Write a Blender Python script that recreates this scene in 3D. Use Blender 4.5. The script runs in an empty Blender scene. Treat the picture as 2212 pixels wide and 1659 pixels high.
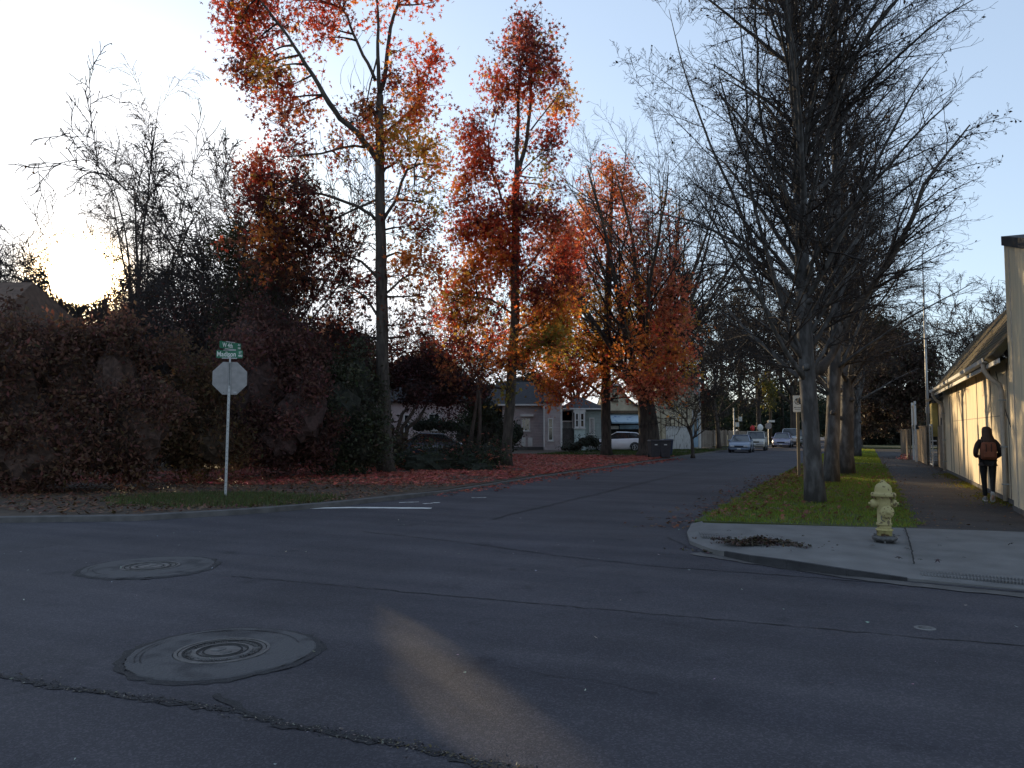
import bpy, math, random
import numpy as np
from mathutils import Vector, Matrix

# ------------------------------------------------------------------ camera, sky, sun
R = math.radians
scene = bpy.context.scene
YAW, PITCH, EYE, FPX = 24.6, 3.5, 1.65, 1659.0     # x = across the side street, y = along it
cam_d = bpy.data.cameras.new('Camera'); cam = bpy.data.objects.new('Camera', cam_d)
scene.collection.objects.link(cam); scene.camera = cam
cam_d.sensor_width = 36; cam_d.lens = 27; cam_d.clip_end = 3000; cam_d.clip_start = .05
cam.location = (0, 0, EYE); cam.rotation_euler = (R(90 + PITCH), 0, R(YAW))

SUN_AZ, SUN_EL = 54.2, 9.8                           # degrees left of +y, above the horizon
sd = (-math.sin(R(SUN_AZ)) * math.cos(R(SUN_EL)), math.cos(R(SUN_AZ)) * math.cos(R(SUN_EL)), math.sin(R(SUN_EL)))
SUN = np.array(sd)
sun_d = bpy.data.lights.new('sun', 'SUN'); sun = bpy.data.objects.new('sun', sun_d)
scene.collection.objects.link(sun)
sun_d.energy = 5.0; sun_d.angle = R(.53); sun_d.color = (1, .76, .44)
sun.rotation_euler = Vector(sd).to_track_quat('Z', 'Y').to_euler()
sun.location = (-40, 30, 30)

world = bpy.data.worlds.new('World'); scene.world = world; world.use_nodes = True
wt = world.node_tree; wt.nodes.clear()
sky = wt.nodes.new('ShaderNodeTexSky'); sky.sky_type = 'NISHITA'; sky.sun_disc = False
sky.sun_elevation = R(SUN_EL); sky.sun_rotation = R(-SUN_AZ); sky.air_density = 1.0; sky.dust_density = .6; sky.ozone_density = 2.0
bg = wt.nodes.new('ShaderNodeBackground'); bg.inputs[1].default_value = .13
wo = wt.nodes.new('ShaderNodeOutputWorld')
hs = wt.nodes.new('ShaderNodeHueSaturation'); hs.inputs['Saturation'].default_value = .62
wt.links.new(sky.outputs[0], hs.inputs['Color']); cl = wt.nodes.new('ShaderNodeVectorMath'); cl.operation = 'MINIMUM'; cl.inputs[1].default_value = (6.6, 6.3, 5.9)   # keep the glare round the sun within range
wt.links.new(hs.outputs[0], cl.inputs[0]); wt.links.new(cl.outputs[0], bg.inputs[0])
veil = wt.nodes.new('ShaderNodeBackground'); veil.inputs[0].default_value = (.24, .33, .47, 1); veil.inputs[1].default_value = .75   # thin high haze in the sky
# the sun's own disc and its aureole, part of the sky
geo = wt.nodes.new('ShaderNodeTexCoord')
dp = wt.nodes.new('ShaderNodeVectorMath'); dp.operation = 'DOT_PRODUCT'; dp.inputs[1].default_value = sd
nz = wt.nodes.new('ShaderNodeVectorMath'); nz.operation = 'NORMALIZE'
wt.links.new(geo.outputs['Generated'], nz.inputs[0]); wt.links.new(nz.outputs[0], dp.inputs[0])
def aureole(power, strength, col):
    pw = wt.nodes.new('ShaderNodeMath'); pw.operation = 'POWER'; pw.use_clamp = False; pw.inputs[1].default_value = power
    mx = wt.nodes.new('ShaderNodeMath'); mx.operation = 'MAXIMUM'; mx.inputs[1].default_value = 0
    wt.links.new(dp.outputs['Value'], mx.inputs[0]); wt.links.new(mx.outputs[0], pw.inputs[0])
    ml = wt.nodes.new('ShaderNodeMath'); ml.operation = 'MULTIPLY'; ml.inputs[1].default_value = strength
    wt.links.new(pw.outputs[0], ml.inputs[0])
    b = wt.nodes.new('ShaderNodeBackground'); b.inputs[0].default_value = (*col, 1)
    wt.links.new(ml.outputs[0], b.inputs[1]); return b
def addsh(a, b):
    s = wt.nodes.new('ShaderNodeAddShader'); wt.links.new(a.outputs[0], s.inputs[0]); wt.links.new(b.outputs[0], s.inputs[1]); return s
tot = addsh(addsh(addsh(addsh(bg, veil), aureole(22, .12, (1, .95, .88))), aureole(300, .45, (1, .74, .36))), aureole(3000, 160, (1, .70, .36)))
wt.links.new(tot.outputs[0], wo.inputs[0])

scene.view_settings.view_transform = 'Standard'; scene.view_settings.look = 'None'
scene.view_settings.exposure = .36; scene.view_settings.gamma = 1
scene.cycles.use_denoising = True
scene.cycles.max_bounces = 6; scene.cycles.diffuse_bounces = 3; scene.cycles.transmission_bounces = 4
scene.cycles.sample_clamp_indirect = 4
scene.cycles.use_adaptive_sampling = True

# ------------------------------------------------------------------ geometry helpers
rng = np.random.default_rng(7); random.seed(7)
FW = Vector((-math.sin(R(YAW)), math.cos(R(YAW)), 0)); RT = Vector((math.cos(R(YAW)), math.sin(R(YAW)), 0)); UP = Vector((0, 0, 1))
def ray(px, py):
    return RT * ((px - 1106) / FPX) + FW * math.cos(R(PITCH)) + UP * math.sin(R(PITCH)) + \
        (-FW * math.sin(R(PITCH)) + UP * math.cos(R(PITCH))) * ((829.5 - py) / FPX)
def at(px, py, Y):
    d = ray(px, py); return Vector((0, 0, EYE)) + d * (Y / d.dot(FW))
def gp(px, py, z=0.0):
    d = ray(px, py); return Vector((0, 0, EYE)) + d * ((z - EYE) / d.z)

COL = scene.collection
def tag(o, label=None, cat=None, group=None, kind=None):
    if label: o['label'] = label
    if cat: o['category'] = cat
    if group: o['group'] = group
    if kind: o['kind'] = kind
    return o
def empty(name, loc=(0, 0, 0), rz=0.0, label=None, cat=None, group=None):
    o = bpy.data.objects.new(name, None); COL.objects.link(o); o.empty_display_size = .2
    o.location = loc; o.rotation_euler = (0, 0, rz); return tag(o, label, cat, group)
def copy_tree(o, parent=None):
    c = o.copy(); COL.objects.link(c); c.parent = parent
    for ch in list(o.children):
        copy_tree(ch, c)
    return c
def link(name, me, mats, parent=None):
    o = bpy.data.objects.new(name, me); COL.objects.link(o)
    for m in (mats if isinstance(mats, (list, tuple)) else [mats]): me.materials.append(m)
    if parent is not None: o.parent = parent
    return o

class MB:
    def __init__(s): s.v = []; s.f = []; s.mi = []; s.cur = 0; s.sm = False; s.smf = []
    def add(s, vs, fs):
        n = len(s.v); s.v += [tuple(v) for v in vs]
        for f in fs: s.f.append(tuple(i + n for i in f)); s.mi.append(s.cur); s.smf.append(s.sm)
        return s
    def box(s, x0, x1, y0, y1, z0, z1):
        return s.add([(x0,y0,z0),(x1,y0,z0),(x1,y1,z0),(x0,y1,z0),(x0,y0,z1),(x1,y0,z1),(x1,y1,z1),(x0,y1,z1)],
            [(3,2,1,0),(4,5,6,7),(0,1,5,4),(1,2,6,5),(2,3,7,6),(3,0,4,7)])
    def beam(s, a, b, w, h=None):
        a = Vector(a); b = Vector(b); h = h or w; d = (b - a).normalized()
        u = d.cross(UP) if abs(d.z) < .95 else d.cross(Vector((0, 1, 0))); u.normalize(); n = u.cross(d)
        vs = [p + u * (i * w / 2) + n * (j * h / 2) for p in (a, b) for i, j in ((-1,-1),(1,-1),(1,1),(-1,1))]
        return s.add(vs, [(3,2,1,0),(4,5,6,7),(0,1,5,4),(1,2,6,5),(2,3,7,6),(3,0,4,7)])
    def tube(s, pts, rad, n=8, cap=True):
        pts = [Vector(p) for p in pts]; k = len(pts)
        if not isinstance(rad, (list, tuple)): rad = [rad] * k
        vs = []; prev = None
        for i, p in enumerate(pts):
            d = (pts[min(i + 1, k - 1)] - pts[max(i - 1, 0)]).normalized()
            if prev is None:
                u = d.cross(Vector((0, 0, 1))) if abs(d.z) < .9 else d.cross(Vector((0, 1, 0)))
            else: u = prev - d * prev.dot(d)
            u.normalize(); prev = u; w = d.cross(u)
            for j in range(n):
                a = 2 * math.pi * j / n; vs.append(p + (u * math.cos(a) + w * math.sin(a)) * rad[i])
        fs = [(i*n+j, i*n+(j+1)%n, (i+1)*n+(j+1)%n, (i+1)*n+j) for i in range(k-1) for j in range(n)]
        if cap: fs += [tuple(range(n-1, -1, -1)), tuple(range((k-1)*n, k*n))]
        o = s.sm; s.sm = True; s.add(vs, fs); s.sm = o; return s
    def lathe(s, prof, n=24, c=(0, 0, 0), ax='z', smooth=True):
        vs = []
        for r, z in prof:
            for j in range(n):
                a = 2 * math.pi * j / n; x, y = r * math.cos(a), r * math.sin(a)
                p = {'z': (x, y, z), 'y': (x, z, -y), 'x': (z, x, y)}[ax]
                vs.append((p[0] + c[0], p[1] + c[1], p[2] + c[2]))
        k = len(prof)
        fs = [(i*n+j, i*n+(j+1)%n, (i+1)*n+(j+1)%n, (i+1)*n+j) for i in range(k-1) for j in range(n)]
        fs += [tuple(range(n-1, -1, -1)), tuple(range((k-1)*n, k*n))]
        o = s.sm; s.sm = smooth; s.add(vs, fs); s.sm = o; return s
    def prism(s, poly, z0, z1, M=None):
        n = len(poly); vs = [(x, y, z0) for x, y in poly] + [(x, y, z1) for x, y in poly]
        if M is not None: vs = [M @ Vector(v) for v in vs]
        return s.add(vs, [tuple(range(n-1, -1, -1)), tuple(range(n, 2*n))] + [(i, (i+1)%n, n+(i+1)%n, n+i) for i in range(n)])
    def loft(s, rings, close=True):
        n = len(rings[0]); vs = [p for r in rings for p in r]; k = len(rings)
        fs = [(i*n+j, i*n+(j+1)%n, (i+1)*n+(j+1)%n, (i+1)*n+j) for i in range(k-1) for j in range(n)]
        if close: fs += [tuple(range(n-1, -1, -1)), tuple(range((k-1)*n, k*n))]
        return s.add(vs, fs)
    def build(s, name, mats, parent=None, bevel=0, smooth=None, sub=0):
        me = bpy.data.meshes.new(name); me.from_pydata(s.v, [], s.f); me.update()
        o = link(name, me, mats, parent)
        me.polygons.foreach_set('material_index', s.mi)
        me.polygons.foreach_set('use_smooth', [bool(smooth) or q for q in s.smf] if smooth is not False else [False] * len(s.f))
        if bevel:
            m = o.modifiers.new('bevel', 'BEVEL'); m.width = bevel; m.segments = 2; m.limit_method = 'ANGLE'; m.angle_limit = R(40)
        if sub:
            m = o.modifiers.new('sub', 'SUBSURF'); m.levels = sub; m.render_levels = sub
        return o

def np_mesh(name, V, F, mats, parent=None, col=None, smooth=False):
    """V (n,3), F (m,k) with k constant"""
    me = bpy.data.meshes.new(name); V = np.asarray(V, np.float32); F = np.asarray(F, np.int32); k = F.shape[1]
    me.vertices.add(len(V)); me.vertices.foreach_set('co', V.ravel())
    me.loops.add(F.size); me.loops.foreach_set('vertex_index', F.ravel())
    me.polygons.add(len(F)); me.polygons.foreach_set('loop_start', np.arange(len(F), dtype=np.int32) * k)
    me.polygons.foreach_set('use_smooth', np.full(len(F), smooth))
    me.update(calc_edges=True)
    if col is not None:
        a = me.color_attributes.new('tint', 'FLOAT_COLOR', 'POINT')
        c = np.ones((len(V), 4), np.float32); c[:, :3] = col; a.data.foreach_set('color', c.ravel())
    return link(name, me, mats, parent)

def nrm(a): return a / np.maximum(np.linalg.norm(a, axis=-1, keepdims=True), 1e-9)
def segs_to_mesh(segs, sides=3):
    """segs: list of (P0,P1,R0,R1) arrays -> V,F (quads)"""
    P0 = np.concatenate([s[0] for s in segs]); P1 = np.concatenate([s[1] for s in segs])
    R0 = np.concatenate([s[2] for s in segs]); R1 = np.concatenate([s[3] for s in segs])
    d = nrm(P1 - P0); ref = np.where(np.abs(d[:, 2:3]) > .9, np.array([[1., 0, 0]]), np.array([[0, 0, 1.]]))
    u = nrm(np.cross(d, ref)); w = np.cross(d, u); a = np.arange(sides) * 2 * np.pi / sides
    off = u[:, None] * np.cos(a)[None, :, None] + w[:, None] * np.sin(a)[None, :, None]
    V = np.concatenate([P0[:, None] + off * R0[:, None, None], P1[:, None] + off * R1[:, None, None]], 1)
    j = np.arange(sides); fq = np.stack([j, (j + 1) % sides, sides + (j + 1) % sides, sides + j], 1)
    F = (np.arange(len(P0)) * 2 * sides)[:, None, None] + fq[None]
    return V.reshape(-1, 3), F.reshape(-1, 4)

def grow(P, D, L, Rr, nseg, jit, trop, taper=.35, r=rng, minr=.0035):
    """extend n branches at once; trop = pull along z per unit of length fraction (scalar or (a,b) start/end)"""
    n = len(P); pts = [P]; rad = [Rr]; d = nrm(D); dirs = [d]
    ta, tb = trop if isinstance(trop, tuple) else (trop, trop)
    for i in range(nseg):
        f = (i + .5) / nseg
        d = nrm(d + r.normal(0, jit, (n, 3)) + np.array([0, 0, 1.]) * (ta * (1 - f) + tb * f) / nseg)
        P = P + d * (L / nseg)[:, None]; pts.append(P); dirs.append(d)
        rad.append(np.maximum(Rr * (1 - (1 - taper) * (i + 1) / nseg), minr))
    return np.stack(pts, 1), np.stack(rad, 1), np.stack(dirs, 1)
def to_segs(pts, rad):
    return (pts[:, :-1].reshape(-1, 3), pts[:, 1:].reshape(-1, 3), rad[:, :-1].reshape(-1), rad[:, 1:].reshape(-1))
def spawn(pts, rad, dirs, L, k, t0, t1, ang, angv, lr, shape, rr, r=rng, flat=None):
    n, m, _ = pts.shape; m -= 1
    t = t0 + (t1 - t0) * (np.arange(k)[None] + r.random((n, k))) / k
    x = np.clip(t * m, 0, m - 1e-4); i = x.astype(int); f = (x - i)[..., None]; ii = np.arange(n)[:, None]
    P = pts[ii, i] * (1 - f) + pts[ii, i + 1] * f; D = dirs[ii, i + 1]; rd = rad[ii, i]
    rv = r.normal(0, 1, (n, k, 3))
    if flat is not None: rv[..., 2] *= flat
    pr = nrm(rv - (rv * D).sum(-1, keepdims=True) * D)
    a = np.radians(ang + r.normal(0, angv, (n, k)))[..., None]
    C = D * np.cos(a) + pr * np.sin(a)
    CL = L[:, None] * lr * (1 - shape * t) * r.uniform(.65, 1.2, (n, k))
    return P.reshape(-1, 3), C.reshape(-1, 3), CL.reshape(-1), np.maximum(rd * rr, .0035).reshape(-1)

def rand_rot(n, r=rng):
    q = r.normal(0, 1, (n, 4)); q /= np.linalg.norm(q, axis=1, keepdims=True); w, x, y, z = q.T
    return np.stack([1-2*(y*y+z*z), 2*(x*y-z*w), 2*(x*z+y*w), 2*(x*y+z*w), 1-2*(x*x+z*z), 2*(y*z-x*w), 2*(x*z-y*w), 2*(y*z+x*w), 1-2*(x*x+y*y)], 1).reshape(n, 3, 3)
def tilt_rot(n, tilt, r=rng):
    """mostly flat on the ground: spin about z then tilt by up to `tilt` radians"""
    a = r.uniform(0, 2*np.pi, n); b = r.normal(0, tilt, n); c = r.uniform(0, 2*np.pi, n)
    def Z(t): o = np.zeros((n, 3, 3)); o[:,0,0]=np.cos(t); o[:,0,1]=-np.sin(t); o[:,1,0]=np.sin(t); o[:,1,1]=np.cos(t); o[:,2,2]=1; return o
    X = np.zeros((n, 3, 3)); X[:,0,0]=1; X[:,1,1]=np.cos(b); X[:,1,2]=-np.sin(b); X[:,2,1]=np.sin(b); X[:,2,2]=np.cos(b)
    return Z(c) @ X @ Z(a)
def star_tpl():
    v = [(0, 0, 0)]; f = []
    for k in range(5):
        a = 2*np.pi*k/5; s = 1 if k else 1.15
        v.append((s*math.cos(a), s*math.sin(a), -.22)); v.append((.36*math.cos(a+.628), .36*math.sin(a+.628), .05))
    for k in range(5): f.append((0, 2 + 2*((k - 1) % 5), 1 + 2*k, 2 + 2*k))
    return np.array(v), np.array(f)
def oval_tpl(w=.5):
    return np.array([(-1, 0, .1), (0, -w, -.08), (1, 0, .1), (0, w, -.08)], float), np.array([(0, 1, 2, 3)])
STAR, OVAL, SLIM = star_tpl(), oval_tpl(), oval_tpl(.28)
def leaves(name, P, size, col, mat, parent=None, tpl=OVAL, rot=None, r=rng):
    n = len(P); tv, tf = tpl; M = rand_rot(n, r) if rot is None else rot
    s = (np.full(n, size) if np.isscalar(size) else size) * r.uniform(.5, 1.3, n)
    V = np.einsum('nij,kj->nki', M, tv) * s[:, None, None] + P[:, None]
    F = (np.arange(n) * len(tv))[:, None, None] + tf[None]
    C = np.repeat(col, len(tv), 0)
    return np_mesh(name, V.reshape(-1, 3), F.reshape(-1, tf.shape[1]), mat, parent, C)
def hsv_jit(c, n, r=rng, v=.25, h=.06):
    c = np.tile(np.array(c, float), (n, 1)) * r.uniform(1 - v, 1 + v, (n, 1)); return np.clip(c * (1 + r.normal(0, h, (n, 3))), 0, 1)

# ------------------------------------------------------------------ materials
def nodes(name):
    m = bpy.data.materials.new(name); m.use_nodes = True; t = m.node_tree
    return m, t, t.nodes['Principled BSDF'], t.nodes, t.links
def mat(name, c, rough=.7, var=.25, scale=6.0, bump=.0, bscale=40.0, metal=0.0, spec=.4, stretch=None, c2=None, thr=None, detail=6):
    m, t, p, N, L = nodes(name)
    tc = N.new('ShaderNodeTexCoord'); mp = N.new('ShaderNodeMapping'); L.new(tc.outputs['Object'], mp.inputs[0])
    if stretch: mp.inputs['Scale'].default_value = stretch
    n = N.new('ShaderNodeTexNoise'); n.inputs['Scale'].default_value = scale; n.inputs['Detail'].default_value = detail; L.new(mp.outputs[0], n.inputs[0])
    cr = N.new('ShaderNodeValToRGB'); e = cr.color_ramp.elements
    lo, hi = ((.3, .7) if thr is None else thr); e[0].position = lo; e[1].position = hi
    c2 = c2 or tuple(min(1, x * (1 + var)) for x in c); c1 = tuple(x * (1 - var) for x in c) if thr is None else c
    e[0].color = (*c1, 1); e[1].color = (*c2, 1); L.new(n.outputs[0], cr.inputs[0]); L.new(cr.outputs[0], p.inputs['Base Color'])
    p.inputs['Roughness'].default_value = rough; p.inputs['Metallic'].default_value = metal; p.inputs['Specular IOR Level'].default_value = spec
    if bump:
        b = N.new('ShaderNodeTexNoise'); b.inputs['Scale'].default_value = bscale; b.inputs['Detail'].default_value = 8; L.new(mp.outputs[0], b.inputs[0])
        bp = N.new('ShaderNodeBump'); bp.inputs['Strength'].default_value = bump; bp.inputs['Distance'].default_value = .02
        L.new(b.outputs[0], bp.inputs['Height']); L.new(bp.outputs[0], p.inputs['Normal'])
    return m
def leaf_mat(name, trans=.5, rough=.6):
    m, t, p, N, L = nodes(name); out = N['Material Output']
    a = N.new('ShaderNodeAttribute'); a.attribute_name = 'tint'; L.new(a.outputs['Color'], p.inputs['Base Color'])
    p.inputs['Roughness'].default_value = rough; p.inputs['Specular IOR Level'].default_value = .25
    tr = N.new('ShaderNodeBsdfTranslucent'); L.new(a.outputs['Color'], tr.inputs[0])
    mx = N.new('ShaderNodeMixShader'); mx.inputs[0].default_value = trans
    L.new(p.outputs[0], mx.inputs[1]); L.new(tr.outputs[0], mx.inputs[2]); L.new(mx.outputs[0], out.inputs[0]); return m
def siding_mat(name, c, pitch=.13, axis='z', rough=.75):
    m = mat(name, c, rough, .12, 3.0); t = m.node_tree; N = t.nodes; L = t.links; p = N['Principled BSDF']
    tc = N.new('ShaderNodeTexCoord'); w = N.new('ShaderNodeTexWave'); w.wave_profile = 'SAW'; w.bands_direction = axis.upper()
    w.inputs['Scale'].default_value = 1 / pitch / 3.1416 * .5 * math.pi / 1.0 / 5 * 1.0 if False else .314 / pitch / 3.1416 * math.pi
    L.new(tc.outputs['Object'], w.inputs[0]); bp = N.new('ShaderNodeBump'); bp.inputs['Distance'].default_value = .03; bp.inputs['Strength'].default_value = .8
    L.new(w.outputs['Color'], bp.inputs['Height']); L.new(bp.outputs[0], p.inputs['Normal']); return m
def asphalt_mat(name, c, fleck=.55, brown=(.05, .035, .028)):
    m, t, p, N, L = nodes(name); tc = N.new('ShaderNodeTexCoord')
    big = N.new('ShaderNodeTexNoise'); big.inputs['Scale'].default_value = .35; big.inputs['Detail'].default_value = 7; big.inputs['Roughness'].default_value = .65; L.new(tc.outputs['Object'], big.inputs[0])
    cr = N.new('ShaderNodeValToRGB'); cr.color_ramp.elements[0].position = .3; cr.color_ramp.elements[1].position = .72
    cr.color_ramp.elements[0].color = (*[x * .70 for x in c], 1); cr.color_ramp.elements[1].color = (*[x * 1.32 for x in c], 1); L.new(big.outputs[0], cr.inputs[0])
    vo = N.new('ShaderNodeTexVoronoi'); vo.inputs['Scale'].default_value = 85; L.new(tc.outputs['Object'], vo.inputs[0])
    r2 = N.new('ShaderNodeValToRGB'); r2.color_ramp.elements[0].position = .55; r2.color_ramp.elements[1].position = 1.0
    r2.color_ramp.elements[0].color = (.72, .72, .72, 1); r2.color_ramp.elements[1].color = (1.9, 1.85, 1.75, 1)
    sp = N.new('ShaderNodeSeparateColor'); L.new(vo.outputs['Color'], sp.inputs[0]); L.new(sp.outputs[0], r2.inputs[0])
    mu = N.new('ShaderNodeMix'); mu.data_type = 'RGBA'; mu.blend_type = 'MULTIPLY'; mu.inputs[0].default_value = fleck
    L.new(cr.outputs[0], mu.inputs[6]); L.new(r2.outputs[0], mu.inputs[7])
    mp = N.new('ShaderNodeMapping'); mp.inputs['Scale'].default_value = (.10, 1.1, 1); L.new(tc.outputs['Object'], mp.inputs[0])
    tk = N.new('ShaderNodeTexNoise'); tk.inputs['Scale'].default_value = 1.6; tk.inputs['Detail'].default_value = 4; L.new(mp.outputs[0], tk.inputs[0])
    t1_ = N.new('ShaderNodeValToRGB'); t1_.color_ramp.elements[0].position = .35; t1_.color_ramp.elements[1].position = .65; t1_.color_ramp.elements[0].color = (.80, .80, .82, 1); t1_.color_ramp.elements[1].color = (1.14, 1.12, 1.08, 1); L.new(tk.outputs[0], t1_.inputs[0])
    m2 = N.new('ShaderNodeMix'); m2.data_type = 'RGBA'; m2.blend_type = 'MULTIPLY'; m2.inputs[0].default_value = 1; L.new(mu.outputs[2], m2.inputs[6]); L.new(t1_.outputs[0], m2.inputs[7])
    ol = N.new('ShaderNodeTexNoise'); ol.inputs['Scale'].default_value = 1.7; ol.inputs['Detail'].default_value = 8; ol.inputs['Roughness'].default_value = .6; L.new(tc.outputs['Object'], ol.inputs[0])
    t2_ = N.new('ShaderNodeValToRGB'); t2_.color_ramp.elements[0].position = .60; t2_.color_ramp.elements[1].position = .70; t2_.color_ramp.elements[0].color = (1, 1, 1, 1); t2_.color_ramp.elements[1].color = (.66, .66, .68, 1); L.new(ol.outputs[0], t2_.inputs[0])
    m3 = N.new('ShaderNodeMix'); m3.data_type = 'RGBA'; m3.blend_type = 'MULTIPLY'; m3.inputs[0].default_value = 1; L.new(m2.outputs[2], m3.inputs[6]); L.new(t2_.outputs[0], m3.inputs[7])
    L.new(m3.outputs[2], p.inputs['Base Color']); p.inputs['Roughness'].default_value = .82; p.inputs['Specular IOR Level'].default_value = .25
    bn = N.new('ShaderNodeTexNoise'); bn.inputs['Scale'].default_value = 90; bn.inputs['Detail'].default_value = 6; L.new(tc.outputs['Object'], bn.inputs[0])
    bp = N.new('ShaderNodeBump'); bp.inputs['Strength'].default_value = .7; bp.inputs['Distance'].default_value = .012
    L.new(bn.outputs[0], bp.inputs['Height']); L.new(bp.outputs[0], p.inputs['Normal']); return m
def glass_mat(name, c=(.02, .025, .03), rough=.06):
    m, t, p, N, L = nodes(name); p.inputs['Base Color'].default_value = (*c, 1); p.inputs['Roughness'].default_value = rough
    p.inputs['Specular IOR Level'].default_value = .9
    n = N.new('ShaderNodeTexNoise'); n.inputs['Scale'].default_value = 1.5; b = N.new('ShaderNodeBump'); b.inputs['Strength'].default_value = .05
    L.new(n.outputs[0], b.inputs['Height']); L.new(b.outputs[0], p.inputs['Normal']); return m

M = dict(
    asphalt=asphalt_mat('asphalt', (.055, .053, .064)),
    walk=asphalt_mat('walk_asphalt', (.050, .046, .047), .4),
    patch=asphalt_mat('sealed_asphalt', (.034, .034, .038), .5),
    collar=mat('collar_concrete', (.078, .076, .080), .9, .25, 3, .9, 45, c2=(.042, .041, .045), thr=(.5, .62), detail=10), concrete=mat('concrete', (.135, .132, .13), .85, .22, 2.2, .35, 60),
    kerb=mat('kerb_concrete', (.085, .08, .078), .85, .3, 4, .4, 50),
    soil=mat('soil', (.055, .038, .026), .95, .35, 3, .6, 25),
    turf=mat('turf', (.035, .045, .012), .95, .4, 3, .6, 30, c2=(.060, .070, .018), thr=(.35, .65)),
    bark=mat('bark', (.060, .048, .040), .9, .5, 9, 1.0, 14, stretch=(1, 1, .25)),
    barkgrey=mat('bark_grey', (.050, .045, .043), .9, .5, 7, 1.0, 16, stretch=(1, 1, .35), c2=(.125, .118, .115), thr=(.44, .68), detail=9),
    twig=mat('twig', (.026, .019, .017), .9, .3, 9),
    twigbirch=mat('twig_birch', (.13, .095, .08), .9, .3, 9),
    leaf=leaf_mat('leaf_translucent', .55), leafd=leaf_mat('leaf_opaque', .25), grass=leaf_mat('grass_blade', .45),
    litter=leaf_mat('leaf_litter', .15, .5),
    steel=mat('galvanised_steel', (.36, .36, .36), .5, .15, 20, metal=.5),
    signback=mat('sign_back', (.27, .255, .25), .6, .18, 7, metal=.1),
    green=mat('sign_green', (.015, .13, .07), .45, .15, 8), white=mat('white_paint', (.62, .62, .60), .6, .12, 6),
    signwhite=mat('sign_white', (.66, .66, .62), .5, .06, 5), black=mat('black_ink', (.012, .012, .014), .6, .1, 5),
    red=mat('red_paint', (.45, .02, .02), .5, .1, 5),
    iron=mat('cast_iron', (.10, .098, .098), .55, .35, 18, .5, 60, metal=.4),
    rubber=mat('rubber', (.018, .018, .02), .8, .2, 10), glass=glass_mat('window_glass'), trim=mat('trim_paint', (.55, .54, .52), .6, .12, 4),
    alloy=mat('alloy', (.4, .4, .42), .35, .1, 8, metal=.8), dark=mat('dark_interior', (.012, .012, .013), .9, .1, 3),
)

# the gap in the bushes through which a strip of low sun reaches the road
STRIP = [gp(x, y) for x, y in ((832,1318),(872,1312),(1310,1690),(990,1690))]
def in_gap(P, near=False):
    q = P[:, :2] - SUN[:2] / SUN[2] * P[:, 2:3]; q = q + rng.normal(0, .045, q.shape); ok = np.ones(len(P), bool)
    for a, b in zip(STRIP, STRIP[1:] + STRIP[:1]):
        ok &= ((b.x-a.x)*(q[:, 1]-a.y) - (b.y-a.y)*(q[:, 0]-a.x)) < 0
    d = P - np.array([0, 0, EYE]); d = d / np.maximum(np.linalg.norm(d, axis=1, keepdims=True), 1e-6)
    return ok | (near & (d @ SUN > np.cos(np.radians(1.45 + rng.normal(0, .3, len(P))))))

def proj(P):
    """pixel of world points, for reading areas off the view"""
    q = P - np.array([0, 0, EYE]); X = q @ np.array(RT); f = q @ np.array(FW); z = q[:, 2]; c, s = math.cos(R(PITCH)), math.sin(R(PITCH))
    dpt = f * c + z * s; up = -f * s + z * c; return 1106 + X / dpt * FPX, 829.5 - up / dpt * FPX

# ------------------------------------------------------------------ ground, road, kerbs, pavements
def structure(o): return tag(o, kind='structure')
structure(MB().add([(-600,-300,-.04),(600,-300,-.04),(600,900,-.04),(-600,900,-.04)], [(0,1,2,3)]).build('ground', M['turf']))
rd = MB()
def quadf(x0, x1, y0, y1, z): rd.add([(x0,y0,z),(x1,y0,z),(x1,y1,z),(x0,y1,z)], [(0,1,2,3)])
quadf(-120, 120, -16, 9.7, 0); quadf(-120, -17, 9.7, 12.5, 0); quadf(-17, 2.6, 9.7, 15.2, 0); quadf(-12.5, -2.4, 15.2, 71, 0); quadf(-120, 120, 71, 79, 0); quadf(-12.5, -2.4, 79, 260, 0)
structure(rd.build('road', M['asphalt']))

ZN = [0]
def ribbon(name, pts, w, m, z=.004, jit=.02, wj=.5, n=8, par=None):
    P = []; ZN[0] += 1; z += .0004 * ZN[0]
    for a, b in zip(pts[:-1], pts[1:]):
        a = Vector(a[:2]); b = Vector(b[:2]); k = max(2, int((b - a).length * n))
        P += [a.lerp(b, i / k) for i in range(k)]
    P.append(Vector(pts[-1][:2])); vs = []; fs = []
    for i, p in enumerate(P):
        d = (P[min(i+1, len(P)-1)] - P[max(i-1, 0)]).normalized(); nn = Vector((-d.y, d.x)); c = p + nn * random.gauss(0, jit)
        l, r_ = (w / 2 * max(.1, random.gauss(1, wj)) for _ in '12')
        vs += [(*(c + nn * l), z), (*(c - nn * r_), z)]
        if i: fs.append((2*i-2, 2*i-1, 2*i+1, 2*i))
    return structure(MB().add(vs, fs).build(name, m, par))
def gx(l, z=0): return [gp(x, y, z) for x, y in l]
ribbon('pavement_crack', gx([(500,1245),(640,1257),(800,1272),(1000,1290),(1200,1308),(1400,1326),(1700,1352),(2000,1378),(2300,1404)]), .014, M['dark'], jit=.012, wj=.7, n=14)
ribbon('pavement_crack', gx([(780,1148),(1000,1172),(1200,1200),(1400,1222),(1700,1244),(1960,1264),(2300,1284)]), .022, M['patch'], jit=.01, wj=.6, n=10)
ribbon('pavement_crack', gx([(-60,1450),(150,1488),(300,1508),(460,1530),(640,1572),(760,1592),(880,1612),(1000,1640),(1150,1672)]), .055, M['patch'], jit=.010, wj=.6, n=22)
0 and ribbon('pavement_crack', gx([(-60,1454),(150,1490),(300,1512),(460,1534),(640,1576),(760,1594),(880,1616),(1000,1644)]), .016, M['patch'], z=.008, jit=.012, wj=.9, n=16)
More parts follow.
